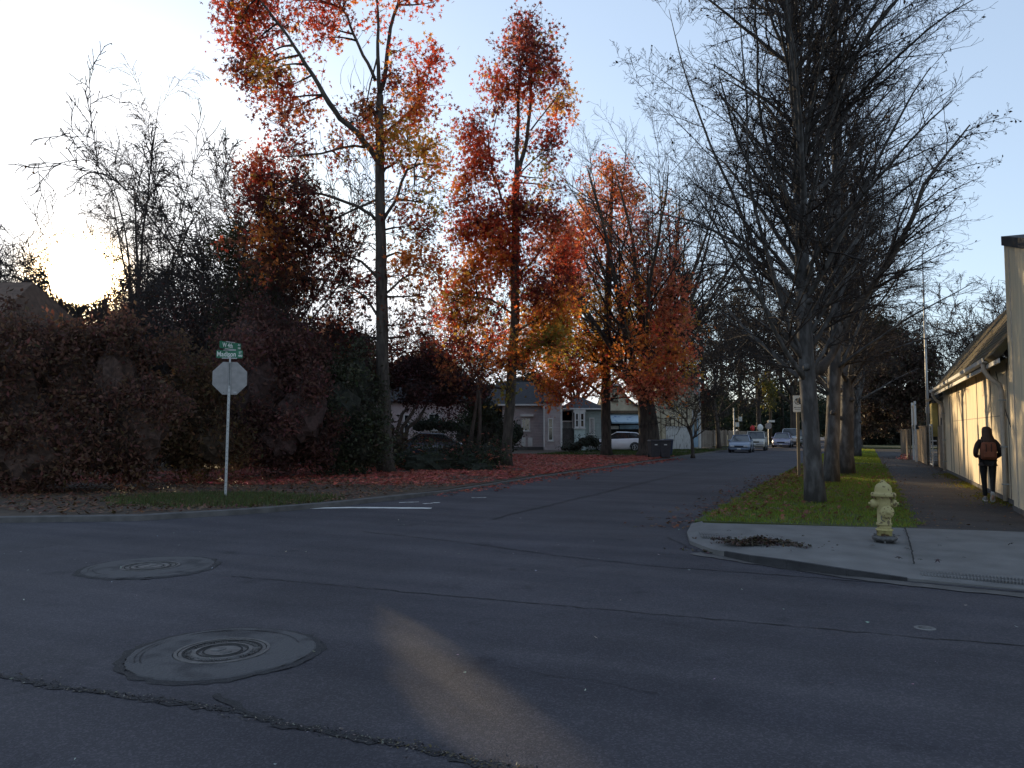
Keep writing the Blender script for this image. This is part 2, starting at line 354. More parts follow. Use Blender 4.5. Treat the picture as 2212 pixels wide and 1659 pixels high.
ribbon('pavement_crack', gx([(1440,1160),(1500,1190),(1600,1215),(1760,1236)]), .03, M['patch'], jit=.02, wj=.7)
ribbon('pavement_crack', gx([(1100,1440),(1180,1462),(1290,1470),(1420,1500)]), .006, M['dark'], jit=.015, wj=.7)
ribbon('pavement_crack', gx([(470,1500),(530,1540),(600,1560)]), .05, M['patch'], jit=.012, wj=.5, n=14)
ribbon('street_seam', [(-6.4, 13), (-6.5, 70)], .05, M['patch'], jit=.02, n=3)
# worn stop line
ribbon('stop_line', gx([(578,1101),(650,1099),(760,1097),(932,1098.5)]), .24, M['white'], jit=.006, wj=.12, z=.005, n=10)
for a in ([(862,1086),(905,1085)], [(915,1089),(950,1086)], [(1020,1076),(1050,1075)]): ribbon('worn_marking', gx(a), .07, M['white'], jit=.01, wj=.5, z=.005, n=12)

# left verge: kerb line traced in the plane, then straight along the street
Lk = [gp(x, y, .06) for x, y in [(-900,1130),(-300,1126),(0,1121),(150,1119),(300,1117),(420,1110),(520,1104),(600,1098),(720,1088),(850,1074),(960,1060)]]
Lk = [Vector((p.x, p.y, 0)) for p in Lk] + [Vector((-10.45, y, 0)) for y in (25, 32, 45, 60, 69)]
out = [(p.x, p.y) for p in Lk] + [(-11.5, 70.6), (-16, 71), (-120, 71), (-120, 9.6)]
structure(MB().prism(out, -.05, .10).build('left_verge_ground', M['soil']))
kb = MB(); rg = []
for i in range(len(Lk)):
    d = (Lk[min(i+1, len(Lk)-1)] - Lk[max(i-1, 0)]).normalized(); n = Vector((d.y, -d.x, 0)); a = Lk[i]; zz = -.045 if i < 10 else -.075
    rg.append([(a.x - n.x*.02, a.y - n.y*.02, -.03), (a.x - n.x*.02, a.y - n.y*.02, .112 + (zz + .045)), (a.x + n.x*.11, a.y + n.y*.11, .095 + (zz + .045)), (a.x + n.x*.13, a.y + n.y*.13, -.03)])
kb.loft(rg)
structure(kb.build('left_kerb', M['kerb']))
structure(MB().prism([(-120,79),(-13,79),(-10.5,81),(-10.5,260),(-120,260)], -.05, .10).build('far_left_verge_ground', M['turf']))

# right verge and corner pavement
gA, gB = gp(1518,1127,.12), gp(1965,1141,.12)
structure(MB().prism([(-2.68, gA.y + .1), (gB.x, gB.y), (.72, 39.2), (-2.68, 39.2)][::1], -.05, .12).build('right_verge_ground', M['turf']))
structure(MB().prism([(-2.56, 40.6), (.72, 40.6), (.72, 58.5), (-2.56, 58.5)], -.05, .12).build('far_verge_ground', M['turf']))
structure(MB().prism([(-2.56, 60), (.72, 60), (.72, 71), (-2.56, 71)], -.05, .12).build('farther_verge_ground', M['turf']))
structure(MB().prism([(-2.4, 79), (40, 79), (40, 260), (-2.4, 260)], -.05, .11).build('farthest_verge_ground', M['turf']))
gC = gp(2212,1150,.12)
sw = MB().prism([(gB.x + .003, gB.y), (2.6, gB.y + .1), (2.6, 17.8), (2.78, 17.8), (2.78, 71), (.723, 71), (.723, 39.2)], -.05, .112)
sw.prism([(-2.56, 39.2), (.72, 39.2), (.72, 40.6), (-2.56, 40.6)], -.05, .1); sw.prism([(-2.56, 58.5), (.72, 58.5), (.72, 60), (-2.56, 60)], -.05, .1)
structure(sw.build('sidewalk', M['walk']))
structure(MB().prism([(2.784, 33.7), (30, 33.7), (30, 71), (2.784, 71)], -.05, .10).build('yard_ground', M['soil']))
O = [(1516,1123,.11),(1494,1131,.07),(1484,1149,.05),(1490,1168,.05),(1540,1187,.06),(1620,1200,.09),(1700,1210,.11),(1830,1230,.08),(1960,1249,.03),(2212,1273,.012),(2900,1338,.012)]
I = [(1518,1125),(1517,1127),(1519,1129),(1540,1130),(1600,1131.5),(1660,1133),(1740,1135),(1850,1138),(1965,1141),(2212,1149),(2900,1171)]
Ow = [gp(x, y, z) for x, y, z in O]; Iw = [gp(x, y, .12) for x, y in I]
def refine(L, k=6):
    o = []
    for a, b in zip(L[:-1], L[1:]): o += [a.lerp(b, i / k) for i in range(k)]
    return o + [L[-1]]
Ow, Iw = refine(Ow), refine(Iw); vs = []; fs = []; K = 5
for a, b in zip(Ow, Iw):
    vs.append((a.x, a.y, -.03))
    for j in range(K + 1):
        p = a.lerp(b, j / K); vs.append((p.x, p.y, p.z if j < K else .121))
n = K + 2
for i in range(len(Ow) - 1):
    for j in range(n - 1): fs.append((i*n+j, (i+1)*n+j, (i+1)*n+j+1, i*n+j+1))
pav = structure(MB().add(vs, fs).build('pavement', M['concrete']))
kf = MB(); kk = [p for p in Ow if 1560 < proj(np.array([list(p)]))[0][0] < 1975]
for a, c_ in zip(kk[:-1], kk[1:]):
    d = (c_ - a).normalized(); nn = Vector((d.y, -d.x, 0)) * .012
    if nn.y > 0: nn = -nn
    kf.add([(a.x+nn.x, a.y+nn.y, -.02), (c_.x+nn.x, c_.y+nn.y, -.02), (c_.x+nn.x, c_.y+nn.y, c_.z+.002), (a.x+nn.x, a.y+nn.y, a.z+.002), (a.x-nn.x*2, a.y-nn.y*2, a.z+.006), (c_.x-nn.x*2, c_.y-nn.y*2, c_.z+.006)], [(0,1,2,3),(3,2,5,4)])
structure(kf.build('kerb_face', mat('dark_kerb', (.035, .035, .038), .9, .3, 5, .4, 40)))  # strip along the kerb face, darker than the other kerb concrete
ribbon('pavement_joint', [gp(x, y, .11) for x, y in [(1955,1142),(1962,1165),(1969,1190),(1975,1222)]], .02, M['dark'], z=.1245, jit=.003, wj=.2)
ribbon('gutter_pan', [gp(x, y) for x, y in [(1500,1196),(1620,1215),(1740,1232),(1860,1250),(1968,1263),(2300,1296)]], .22, M['kerb'], z=.003, jit=.01, wj=.1)
ribbon('gutter_joint', [gp(x, y, .0) for x, y in [(1740,1228),(1860,1247),(1968,1259),(2300,1291)]], .03, M['dark'], z=.005, jit=.006, wj=.5)
for nm, c, zz in (('tactile_strip', [(1508,1148),(1592,1156),(1596,1168),(1516,1160)], .088), ('tactile_strip', [(1985,1232),(2240,1252),(2240,1264),(1990,1244)], None)):
    q = [gp(x, y, zz or .03) for x, y in c]; t = MB(); k = 14 if zz else 34
    for i in range(k):
        a = q[0].lerp(q[1], (i + .25) / k); b = q[3].lerp(q[2], (i + .25) / k); w = (q[1] - q[0]) * (.42 / k); z = zz or .046
        for s0, s1 in ((0, .44), (.56, 1)):
            a2, b2 = a.lerp(b, s0), a.lerp(b, s1); t.add([(*p[:2], z0) for z0 in (z - .03, z + (.003 if zz else -.004)) for p in (a2, a2 + w, b2 + w, b2)],
                [(3,2,1,0),(4,5,6,7),(0,1,5,4),(1,2,6,5),(2,3,7,6),(3,0,4,7)])
    structure(t.build(nm, M['concrete']))

# ------------------------------------------------------------------ manholes
def manhole(c, rc, rcov, label, marks):
    root = empty('manhole', (c.x, c.y, 0), R(random.uniform(0, 360)), label, 'manhole', 'manholes in the road')
    def ringmesh(rs, zs, jit, n=72):
        v = []
        ph = np.random.default_rng(int(rc * 1000)); w = ph.normal(0, jit, (len(rs), n))
        for k, (r_, z) in enumerate(zip(rs, zs)):
            for j in range(n):
                a = 2*math.pi*j/n; rr = r_ * (1 + w[k, j] + .02 * math.sin(3*a + k) * (jit > 0)); v.append((rr*math.cos(a), rr*math.sin(a), z))
        f = [(k*n+j, k*n+(j+1)%n, (k+1)*n+(j+1)%n, (k+1)*n+j) for k in range(len(rs)-1) for j in range(n)]
        return MB().add(v, f)
    ringmesh([rc*1.10, rc*1.07, rc*.97], [.003, .008, .008], .022).build('sealed_seam', M['patch'], root)
    ringmesh([rc*1.01, rc*.99, rc*.8, rcov*1.12, rcov*1.10], [.004, .016, .020, .018, .006], .007).build('collar', M['collar'], root)
    ringmesh([rcov*1.11, rcov*1.11, rcov*1.03, rcov*1.03], [.004, .022, .022, .008], 0).build('frame', M['iron'], root)
    cv = MB(); prof = [(rcov*1.01, .004), (rcov*1.01, .018), (rcov*.92, .018), (rcov*.90, .010), (rcov*.72, .010), (rcov*.70, .019), (rcov*.60, .019), (rcov*.58, .010), (rcov*.46, .010), (rcov*.44, .018), (0.001, .018)]
    cv.lathe(prof, 64, smooth=False); cv.build('cover', M['iron'], root)
    for q in (.91, .59, .45) if marks > 1 else (.95, .75, .5): ringmesh([rcov*(q+.02), rcov*(q-.025)], [.0205, .0205], 0).build('groove', M['dark'], root)
    for k in range(5 if marks > 1 else 3):
        a0 = random.uniform(0, 6.28); q = rc*random.uniform(.84, .93); P_ = [(q*math.cos(a0+t), q*math.sin(a0+t)*.98) for t in np.linspace(0, random.uniform(.5, 1.3), 9)]
        vs_ = []; [vs_.extend([(x*(1+w_), y*(1+w_), .0222), (x*(1-w_), y*(1-w_), .0222)]) for x, y in P_ for w_ in [random.uniform(.002, .014)]]
        MB().add(vs_, [(2*i_, 2*i_+1, 2*i_+3, 2*i_+2) for i_ in range(8)]).build('crack', M['patch'], root)
    mk = MB()
    for k in range(marks):
        a = 2*math.pi*k/marks
        if (k % 9) in (7, 8): continue
        Mx = Matrix.Rotation(a, 4, 'Z') @ Matrix.Translation((rcov*.81, 0, 0)); w = rcov*.02
        for (x0, x1, y0, y1) in ((-.05, .05, -.04, -.015), (-.05, .05, .015, .04), (random.choice((-.05, 0, .03)), random.choice((.05, .015)), -.04, .04)):
            q = [Mx @ Vector((x*rcov*1.1, y*rcov*1.1, z)) for z in (.009, .018) for x, y in ((x0,y0),(x1,y0),(x1,y1),(x0,y1))]
            mk.add(q, [(3,2,1,0),(4,5,6,7),(0,1,5,4),(1,2,6,5),(2,3,7,6),(3,0,4,7)])
    mk.lathe([(rcov*.2, .017), (rcov*.17, .024), (.001, .025)], 24, (rcov*.14, rcov*.1, 0)); mk.lathe([(rcov*.15, .017), (rcov*.12, .023), (.001, .024)], 24, (-rcov*.16, -.02, 0))
    mk.build('raised_marks', M['iron'], root)
    return root
manhole(gp(481,1410), .66, .305, 'round iron manhole cover in a cracked concrete collar, the nearer and larger one', 46)
manhole(gp(325,1226), .73, .30, 'farther manhole cover with plain rings in a thin concrete collar', 1)
v = empty('survey_monument', tuple(gp(1998,1357)), 0, 'small white painted survey marker ring set in the asphalt', 'survey marker')
MB().lathe([(.085, .002), (.075, .006), (.055, .007), (.05, .003)], 24, smooth=False).build('painted_ring', M['concrete'], v)
MB().lathe([(.049, .003), (.045, .010), (.02, .013), (.001, .013)], 20).build('cap', M['iron'], v)

# ------------------------------------------------------------------ signs
FONT = None
def text(name, s, size, m, parent, loc, rot, xs=1.0, ext=.002, bold=0.0):
    cu = bpy.data.curves.new('txt', 'FONT'); cu.body = s; cu.size = size; cu.align_x = 'CENTER'; cu.align_y = 'CENTER'; cu.extrude = ext; cu.offset = bold; cu.resolution_u = 3
    o = bpy.data.objects.new('txt', cu); COL.objects.link(o); bpy.context.view_layer.update()
    me = bpy.data.meshes.new_from_object(o.evaluated_get(bpy.context.evaluated_depsgraph_get())); me.name = name
    bpy.data.objects.remove(o); me.materials.clear(); w = link(name, me, m, parent)
    w.location = loc; w.rotation_euler = rot; w.scale = (xs, 1, 1); return w
def rrect(w, h, r_, n=5):
    o = []
    for cx, cy, a0 in ((w/2-r_, h/2-r_, 0), (-w/2+r_, h/2-r_, 90), (-w/2+r_, -h/2+r_, 180), (w/2-r_, -h/2+r_, 270)):
        o += [(cx + r_*math.cos(R(a0+90*i/n)), cy + r_*math.sin(R(a0+90*i/n))) for i in range(n+1)]
    return o
YZ = Matrix.Rotation(R(90), 4, 'X')                 # prism in x-z, thickness along -y
b0 = gp(487,1075,.1); Y0 = (b0 - Vector((0,0,EYE))).dot(FW)
def zat(py, Y): return at(1106, py, Y).z
root = empty('stop_sign', tuple(b0), R(YAW + 14), 'back of an octagonal stop sign on a tall steel post with green street name blades', 'road sign')
topz = zat(768, Y0) - .1; lean = .022
post = MB(); post.box(-.026, .026, -.018, .018, -.4, 2.6); post.sm = False
post.box(-.020, .020, -.014, .014, 2.6, topz); post.box(.026, .030, -.02, .01, 0, 2.5); post.box(-.030, -.026, -.02, .01, 0, 2.5)
p_ = post.build('post', M['steel'], root, bevel=.003); p_.rotation_euler = (0, R(.6), 0)
hl = MB()
for k in range(26): hl.box(-.006, .006, -.0205, -.018, .15 + k*.1, .165 + k*.1)
h_ = hl.build('post_holes', M['black'], root); h_.rotation_euler = (0, R(.6), 0); h_.name = 'hole_row'
zc = zat(817, Y0) - .1; w8 = .385; oc = [(w8/math.cos(math.pi/8)*math.cos(math.pi/8+k*math.pi/4), w8/math.cos(math.pi/8)*math.sin(math.pi/8+k*math.pi/4)) for k in range(8)]
bd = MB().prism(oc, -.0015, .0015, Matrix.Translation((.035, .023, zc)) @ YZ).build('sign_panel', M['signback'], root, bevel=.001)
MB().prism([(x*.97, y*.97) for x, y in oc], -.0035, -.0017, Matrix.Translation((.035, .023, zc)) @ YZ).build('red_face', M['red'], root)
text('stop_lettering', 'STOP', .27, M['signwhite'], root, (.035, .030, zc), (R(90), 0, R(180)), .85, bold=.004)
up = MB(); up.box(.01, .055, -.014, .019, zc - .38, zc + .375); up.build('upright_channel', M['steel'], root, bevel=.004)
bl = MB()
for k in range(36): bl.box(.027, .036, -.0165, -.014, zc - .36 + k*.0205, zc - .352 + k*.0205)
bl.build('punched_holes', M['black'], root)
MB().box(.12, .19, .016, .021, zc - .345, zc - .315).build('sticker', M['steel'], root); MB().box(-.10, -.09, .016, .021, zc - .34, zc - .32).build('sticker', M['black'], root)
bz = zat(765, Y0) - .1
def blade(z, ang, L, H, txt, small, tsz, off, dx=0):
    b = empty('street_name_blade', (dx, 0, z), ang); b.parent = root
    MB().prism(rrect(L, H, .03), -.002, .002, YZ).build('plate', M['green'], b)
    MB().box(-.17, .17, -.007, .007, -H/2 - .012, -H/2 + .012).build('bracket', M['steel'], b)
    MB().box(-.14, .14, -.006, .006, H/2 - .012, H/2 + .01).build('bracket', M['steel'], b)
    text('lettering', txt, tsz, M['signwhite'], b, (-L*.1 + off, -.004, -.004), (R(90), 0, 0), .78, bold=.002)
    for i, s in enumerate(small): text('lettering', s, tsz*.42, M['signwhite'], b, (L*.40, -.004, .038 - i*.075), (R(90), 0, 0), .9, bold=.0012)
blade(bz, R(-4), .60, .19, 'Madison', ['ST', '400'], .165, -.01, .02)
blade(bz + .20, R(50), .66, .17, 'W 4th', ['AV', '300'], .15, -.02, .035)
MB().box(-.02, .05, -.02, .02, topz - .02, bz - .08).build('cap_bracket', M['steel'], root); MB().box(.0, .04, -.015, .015, bz + .08, bz + .125).build('cap_bracket', M['steel'], root)

pb = gp(1727,1030,.12); Yp = (pb - Vector((0,0,EYE))).dot(FW); pc = zat(872, Yp) - .12
root = empty('parking_sign', tuple(pb), R(YAW - 8), 'white no parking sign with a double arrow on a wooden post in the grass', 'road sign')
MB().box(-.045, .045, 0, .09, -.3, pc - .12).build('post', mat('weathered_post', (.12, .10, .07), .9, .3, 6, .4, 20, stretch=(1, 1, .2)), root, bevel=.006)
MB().prism(rrect(.31, .57, .03), 0, .004, Matrix.Translation((0, -.004, pc)) @ YZ).build('panel', M['signwhite'], root)
sy = Matrix.Translation((0, -.0095, pc)) @ YZ
ri = MB(); n = 40
for k in range(n):
    a, b = 2*math.pi*k/n, 2*math.pi*(k+1)/n
    ri.prism([(.105*math.cos(a), .075+.105*math.sin(a)), (.105*math.cos(b), .075+.105*math.sin(b)), (.086*math.cos(b), .075+.086*math.sin(b)), (.086*math.cos(a), .075+.086*math.sin(a))], 0, .003, sy)
ri.build('ring', M['black'], root)
text('parking_letter', 'P', .20, M['black'], root, (.004, -.010, pc + .078), (R(90), 0, 0), 1, bold=.006)
MB().prism([(-.075,.135),(-.06,.15),(.075,.015),(.06,0)], 0, .003, Matrix.Translation((0, -.0135, pc)) @ YZ).build('slash', M['black'], root)
MB().prism([(-.13,-.13),(-.09,-.105),(-.09,-.123),(.09,-.123),(.09,-.105),(.13,-.13),(.09,-.155),(.09,-.137),(-.09,-.137),(-.09,-.155)], 0, .003, sy).build('double_arrow', M['black'], root)
MB().prism([(-.11,-.19),(-.11,-.20),(.11,-.20),(.11,-.19)], 0, .003, sy).prism([(-.145,-.27),(-.145,-.276),(.145,-.276),(.145,-.27)], 0, .003, sy).prism([(-.145,.276),(-.145,.27),(.145,.27),(.145,.276)], 0, .003, sy).build('border_line', M['black'], root)

# ------------------------------------------------------------------ hydrant
hb = gp(1911,1168,.115)
M['hyd'] = mat('hydrant_paint', (.35, .295, .13), .6, .2, 13, .45, 30, c2=(.12, .085, .04), thr=(.585, .615), detail=9)
M['hydl'] = mat('hydrant_paint_rusty', (.40, .34, .14), .7, .2, 9, .5, 30, c2=(.11, .06, .03), thr=(.46, .52), detail=9)
root = empty('fire_hydrant', tuple(hb), R(YAW + 174), 'pale yellow fire hydrant with chipped paint standing on the corner pavement', 'fire hydrant')
MB().lathe([(.088,.13),(.092,.20),(.088,.215),(.105,.22),(.105,.245),(.09,.25),(.088,.40),(.092,.52),(.088,.60),(.10,.62)], 32).build('barrel', M['hyd'], root)
MB().lathe([(.085,.04),(.10,.05),(.10,.14),(.112,.145),(.112,.165),(.09,.17)], 32).build('lower_barrel', M['hydl'], root)
bn = MB().lathe([(.10,.615),(.158,.618),(.163,.63),(.163,.655),(.155,.668),(.112,.672),(.113,.70),(.108,.74),(.092,.775),(.06,.80),(.045,.805),(.045,.82),(.03,.825)], 32).build('bonnet', M['hyd'], root)
MB().lathe([(.032,.80),(.034,.825),(.03,.845),(.001,.848)], 5, smooth=False).build('operating_nut', M['hyd'], root)
for k in range(8):
    a = 2*math.pi*k/8 + .3; MB().lathe([(.011,.59),(.013,.60),(.013,.618)], 6, (.142*math.cos(a), .142*math.sin(a), 0), smooth=False).build('bolt', M['hydl'], root)
fl = MB().lathe([(.11,-.02),(.115,.0),(.15,.01),(.165,.03),(.165,.055),(.15,.07),(.10,.075)], 32).build('base_flange', M['iron'], root)
for k in range(6):
    a = 2*math.pi*k/6 + .2; MB().lathe([(.014,-.03),(.016,-.015),(.014,.09),(.001,.092)], 6, (.142*math.cos(a), .142*math.sin(a), 0), smooth=False).build('base_bolt', M['iron'], root)
for s in (-1, 1):
    nz_ = MB().lathe([(.05, .06*s),(.052,.115*s),(.042,.12*s)], 20, (0, 0, .52), 'x').build('hose_nozzle', M['hyd'], root)
    MB().lathe([(.058,.112*s),(.060,.118*s),(.058,.145*s),(.05,.165*s),(.02,.172*s),(.018,.172*s),(.018,.20*s),(.001,.202*s)], 14, (0, 0, .52), 'x').build('nozzle_cap', M['hyd'], nz_)
pn = MB().lathe([(.072,.05),(.074,.115),(.06,.12)], 24, (0, 0, .41), 'y').build('pumper_nozzle', M['hyd'], root)
MB().lathe([(.088,.11),(.092,.12),(.090,.14),(.075,.158),(.03,.166),(.026,.166),(.026,.195),(.001,.197)], 24, (0, 0, .41), 'y').build('pumper_cap', M['hyd'], pn)
for k in range(8):
    a = 2*math.pi*k/8; MB().lathe([(.009,.14),(.009,.16),(.001,.161)], 6, (.066*math.cos(a), 0, .41 + .066*math.sin(a)), 'y').build('cap_stud', M['hydl'], pn)
MB().tube([(.07,.10,.35),(.075,.11,.32),(.06,.11,.29),(.03,.11,.28)], .006, 6).build('chain', M['iron'], pn)

# ------------------------------------------------------------------ buildings on the right
M['cream'] = mat('cream_render', (.74, .61, .42), .8, .2, 2.0, .25, 30, stretch=(1, 3, .22), c2=(.50, .42, .31), thr=(.35, .75))
M['shingle'] = mat('mossy_shingles', (.055, .040, .026), .95, .4, 2.2, .9, 18, c2=(.085, .068, .024), thr=(.4, .65))
M['board'] = mat('grey_boards', (.22, .19, .16), .85, .35, 3, .4, 30, stretch=(1, 6, .15))
M['darkroof'] = mat('dark_roofing', (.030, .030, .034), .9, .3, 5, .5, 20)
lb = empty('long_building', (2.78, 17.8, 0), 0, 'long low cream building with a steep mossy shingle roof beside the sidewalk', 'building')
LL = 15.9
MB().box(0, 6, 0, LL, .22, 3.2).build('wall', M['cream'], lb)
MB().box(-.03, 6, 0, LL + .02, -.05, .22).build('plinth', M['kerb'], lb)
for y in (1.3, 3.7, 6.15, 8.6, 11.0, 12.6, 13.4, 15.8): MB().box(-.012, .0, y, y + .045, .23, 3.1).build('batten', M['board'], lb)
for y0_, y1_ in ((1.4, 3.65), (3.8, 8.55), (8.7, 12.5)): MB().box(-.006, 0, y0_, y1_, 1.98, 1.995).build('panel_joint', M['board'], lb)
rf = MB(); ex, ez, rx, rz = -.32, 3.08, 1.42, 5.32; th = .14
def slope(m, x0, z0, x1, z1, y0, y1, t):
    d = Vector((x1-x0, 0, z1-z0)).normalized(); nn = Vector((-d.z, 0, d.x)) * t
    if nn.z < 0: nn = -nn
    m.add([(x0,y0,z0),(x1,y0,z1),(x1,y1,z1),(x0,y1,z0)] + [(x0+nn.x,y0,z0+nn.z),(x1+nn.x,y0,z1+nn.z),(x1+nn.x,y1,z1+nn.z),(x0+nn.x,y1,z0+nn.z)],
        [(3,2,1,0),(4,5,6,7),(0,1,5,4),(1,2,6,5),(2,3,7,6),(3,0,4,7)])
slope(rf, ex, ez, rx, rz, .02, LL + .25, th); slope(rf, rx + .002, rz, 3.2, 3.1, .02, LL + .25, th)
for k in range(1, 15):                                # shingle courses
    f = k / 15; x = ex + (rx - ex)*f - .11; z = ez + (rz - ez)*f + .075; rf.beam((x, .03, z), (x, LL + .24, z), .03, .02)
rf.build('roof', M['shingle'], lb)
MB().add([(0,LL+.012,3.2),(2.9,LL+.012,3.2),(1.42,LL+.012,5.25),(0,LL+.03,3.2),(2.9,LL+.03,3.2),(1.42,LL+.03,5.25)], [(0,1,2),(5,4,3),(0,3,4,1),(1,4,5,2),(2,5,3,0)]).build('gable', M['cream'], lb)
gt = MB(); g_ = [(-.33,3.10),(-.44,3.12),(-.455,3.20),(-.44,3.20),(-.43,3.135),(-.345,3.115)]
gt.loft([[(x, y, z) for x, z in g_] for y in (1.2, 8, LL + .1)]); gt.box(-.33, -.30, .02, LL + .2, 3.0, 3.12)
gt.build('gutter', M['trim'], lb)
M['pipe'] = mat('cream_pipe', (.50, .42, .34), .6, .15, 8)
for y0 in (1.6, 15.2):
    MB().tube([(-.39, y0, 3.12), (-.39, y0, 2.98), (-.30, y0, 2.82), (-.12, y0 - .02, 2.66), (-.07, y0, 2.5), (-.07, y0, 1.2), (-.07, y0, .16)], .05, 8).build('downpipe', M['pipe'], lb)
    st = MB()
    for z in (2.3, 1.3, .5): st.box(-.13, .0, y0 - .06, y0 + .06, z, z + .03)
    st.build('pipe_strap', M['steel'], lb)
MB().tube([(-.015, 2.7, 3.0), (-.02, 2.2, 2.6), (-.02, 1.75, 2.2), (-.02, 1.0, 1.75), (-.02, .5, 1.55)], .009, 5).build('cable', M['black'], lb)
cb = empty('corner_building', (2.62, 14.62, 0), 0, 'tall pale wall of the corner building at the right edge with a dark capping', 'building')
def raked(x0, x1, y0, y1, za, zb, zc, zd): return MB().add([(x0,y0,za),(x1,y0,za),(x1,y1,zb),(x0,y1,zb),(x0,y0,zc),(x1,y0,zc),(x1,y1,zd),(x0,y1,zd)], [(3,2,1,0),(4,5,6,7),(0,1,5,4),(1,2,6,5),(2,3,7,6),(3,0,4,7)])
raked(0, 8, 0, 3.18, .2, .2, 4.55, 5.34).build('wall', M['cream'], cb)
MB().box(-.03, 8, -.02, 3.18, -.05, .2).build('plinth', M['kerb'], cb)
raked(-.04, 8, -.05, 3.2, 4.54, 5.345, 4.73, 5.53).build('capping', M['darkroof'], cb)
MB().box(-.02, .0, .8, .86, .2, 4.7).box(-.02, .0, 2.6, 2.64, .2, 5.15).build('batten', M['pipe'], cb)

sh = empty('board_shed', (3.05, 34.4, 0), 0, 'weathered grey board outbuilding behind the fence past the cream building', 'shed')
MB().box(0, 5, 0, 6.2, 0, 3.05).build('wall', M['board'], sh)
MB().box(-.25, -.02, 5.0, 6.15, 1.4, 2.9).build('sunlit_face', mat('sunlit_boards', (.55, .42, .14), .8, .2, 4), sh)  # yellow colour painted in for low sun on this wall face
r2 = MB(); slope(r2, -.35, 3.0, 2.6, 4.2, -.2, 6.6, .1); slope(r2, 2.602, 4.2, 5.5, 3.0, -.2, 6.6, .1); r2.build('roof', M['darkroof'], sh)
MB().box(-.12, -.0, 2.2, 2.6, 1.9, 2.2).build('wall_lamp', M['black'], sh)
dk = empty('deck_stairs', (2.35, 43.6, 0), 0, 'small raised deck with dark treads and pale railing above the fence', 'stairs')
MB().box(0, 1.6, 0, 2.4, 1.75, 1.95).build('platform', M['darkroof'], dk)
rl = MB()
for y in np.linspace(.03, 2.37, 12): rl.box(0, .04, y, y + .03, 1.95, 2.95)
rl.box(-.01, .05, 0, 2.4, 2.93, 2.99); rl.build('railing', M['board'], dk)
for y in (0, 2.34): MB().box(-.05, .05, y, y + .09, 0, 3.15).build('post', M['trim'], dk)
st = MB()
for k in range(7): st.box(.2, 1.3, -.25 - k*.27, -.0 - k*.27, 1.62 - k*.24, 1.68 - k*.24)
st.build('tread', M['trim'], dk)
M['fence'] = mat('fence_boards', (.20, .155, .11), .9, .35, 3, .4, 25, stretch=(4, 4, .15))
def bfence(x0, y0, x1, y1, h, label, grp='fences beside the sidewalk', m='fence', name='board_fence', ground=.1, gap=.008, bw=.14, ht=0):
    r_ = empty(name, (x0, y0, ground), 0, label, 'fence', grp); L_ = math.hypot(x1-x0, y1-y0); r_.rotation_euler = (0, 0, math.atan2(y1-y0, x1-x0))
    b = MB(); k = int(L_ / bw)
    for i in range(k):
        hh = h + random.uniform(-.03, .03); t = random.uniform(-.004, .004); b.box(i*bw, (i+1)*bw - gap, t, .02 + t, .03, hh)
    b.build('boards', M[m], r_)
    MB().box(0, L_, -.06, -.005, .35, .43).box(0, L_, -.06, -.005, h - .35, h - .27).build('rail', M[m], r_)
    for i in range(int(L_ / 2.4) + 1): MB().box(i*2.4, i*2.4 + .09, -.15, -.062, 0, h + .06).build('post', M[m], r_)
    if ht: MB().box(0, L_, -.05, .06, h, h + .04).build('cap_rail', M[m], r_)
    return r_
bfence(2.86, 34.0, 2.86, 37.4, 1.75, 'brown board fence panel next to the end of the cream building')
bfence(2.55, 39.2, 2.5, 45.2, 1.75, 'brown board fence just beyond the white metal gate', ht=1)
bfence(2.1, 46.0, 2.05, 53.5, 1.6, 'farthest low board fence panel along the sidewalk with a pale top rail', ht=1)
g = empty('metal_gate', (2.66, 37.6, .1), R(90), 'narrow white framed metal gate between two board fences', 'gate')
gm = MB()
for x in (0, 1.36): gm.box(x, x + .05, -.02, .03, 0, 1.85)
gm.box(.05, 1.36, -.02, .03, 1.78, 1.83); gm.box(.05, 1.36, -.02, .03, .08, .13); gm.build('frame', M['trim'], g)
gi = MB()
for k in range(12): gi.box(.08, 1.33, 0, .015, .2 + k*.13, .225 + k*.13)
gi.build('bars', M['iron'], g)
pl = empty('metal_pole', tuple(at(2004, 900, 37)[:2]) + (.1,), 0, 'tall thin grey metal pole rising behind the fence', 'pole')
MB().tube([(0,0,0),(0,0,4.5),(0,0,8.2),(0,0,10.4)], [.07,.055,.04,.02], 10).build('shaft', M['steel'], pl)
MB().box(-.09, .09, -.05, .05, 2.4, 2.7).build('meter_box', M['steel'], pl)
wr = MB()
for i, dy in enumerate((0, .25, .8)):
    a = at(1995, 694 + dy * 16, 60); b = at(2260, 678 + dy * 16, 46)
    wr.tube([a.lerp(b, t) - Vector((0, 0, .5 * math.sin(math.pi * t))) for t in np.linspace(0, 1, 9)], .014, 4)
tag(wr.build('power_lines', M['black']), 'three thin power lines crossing the sky above the shingle roof', 'power lines')

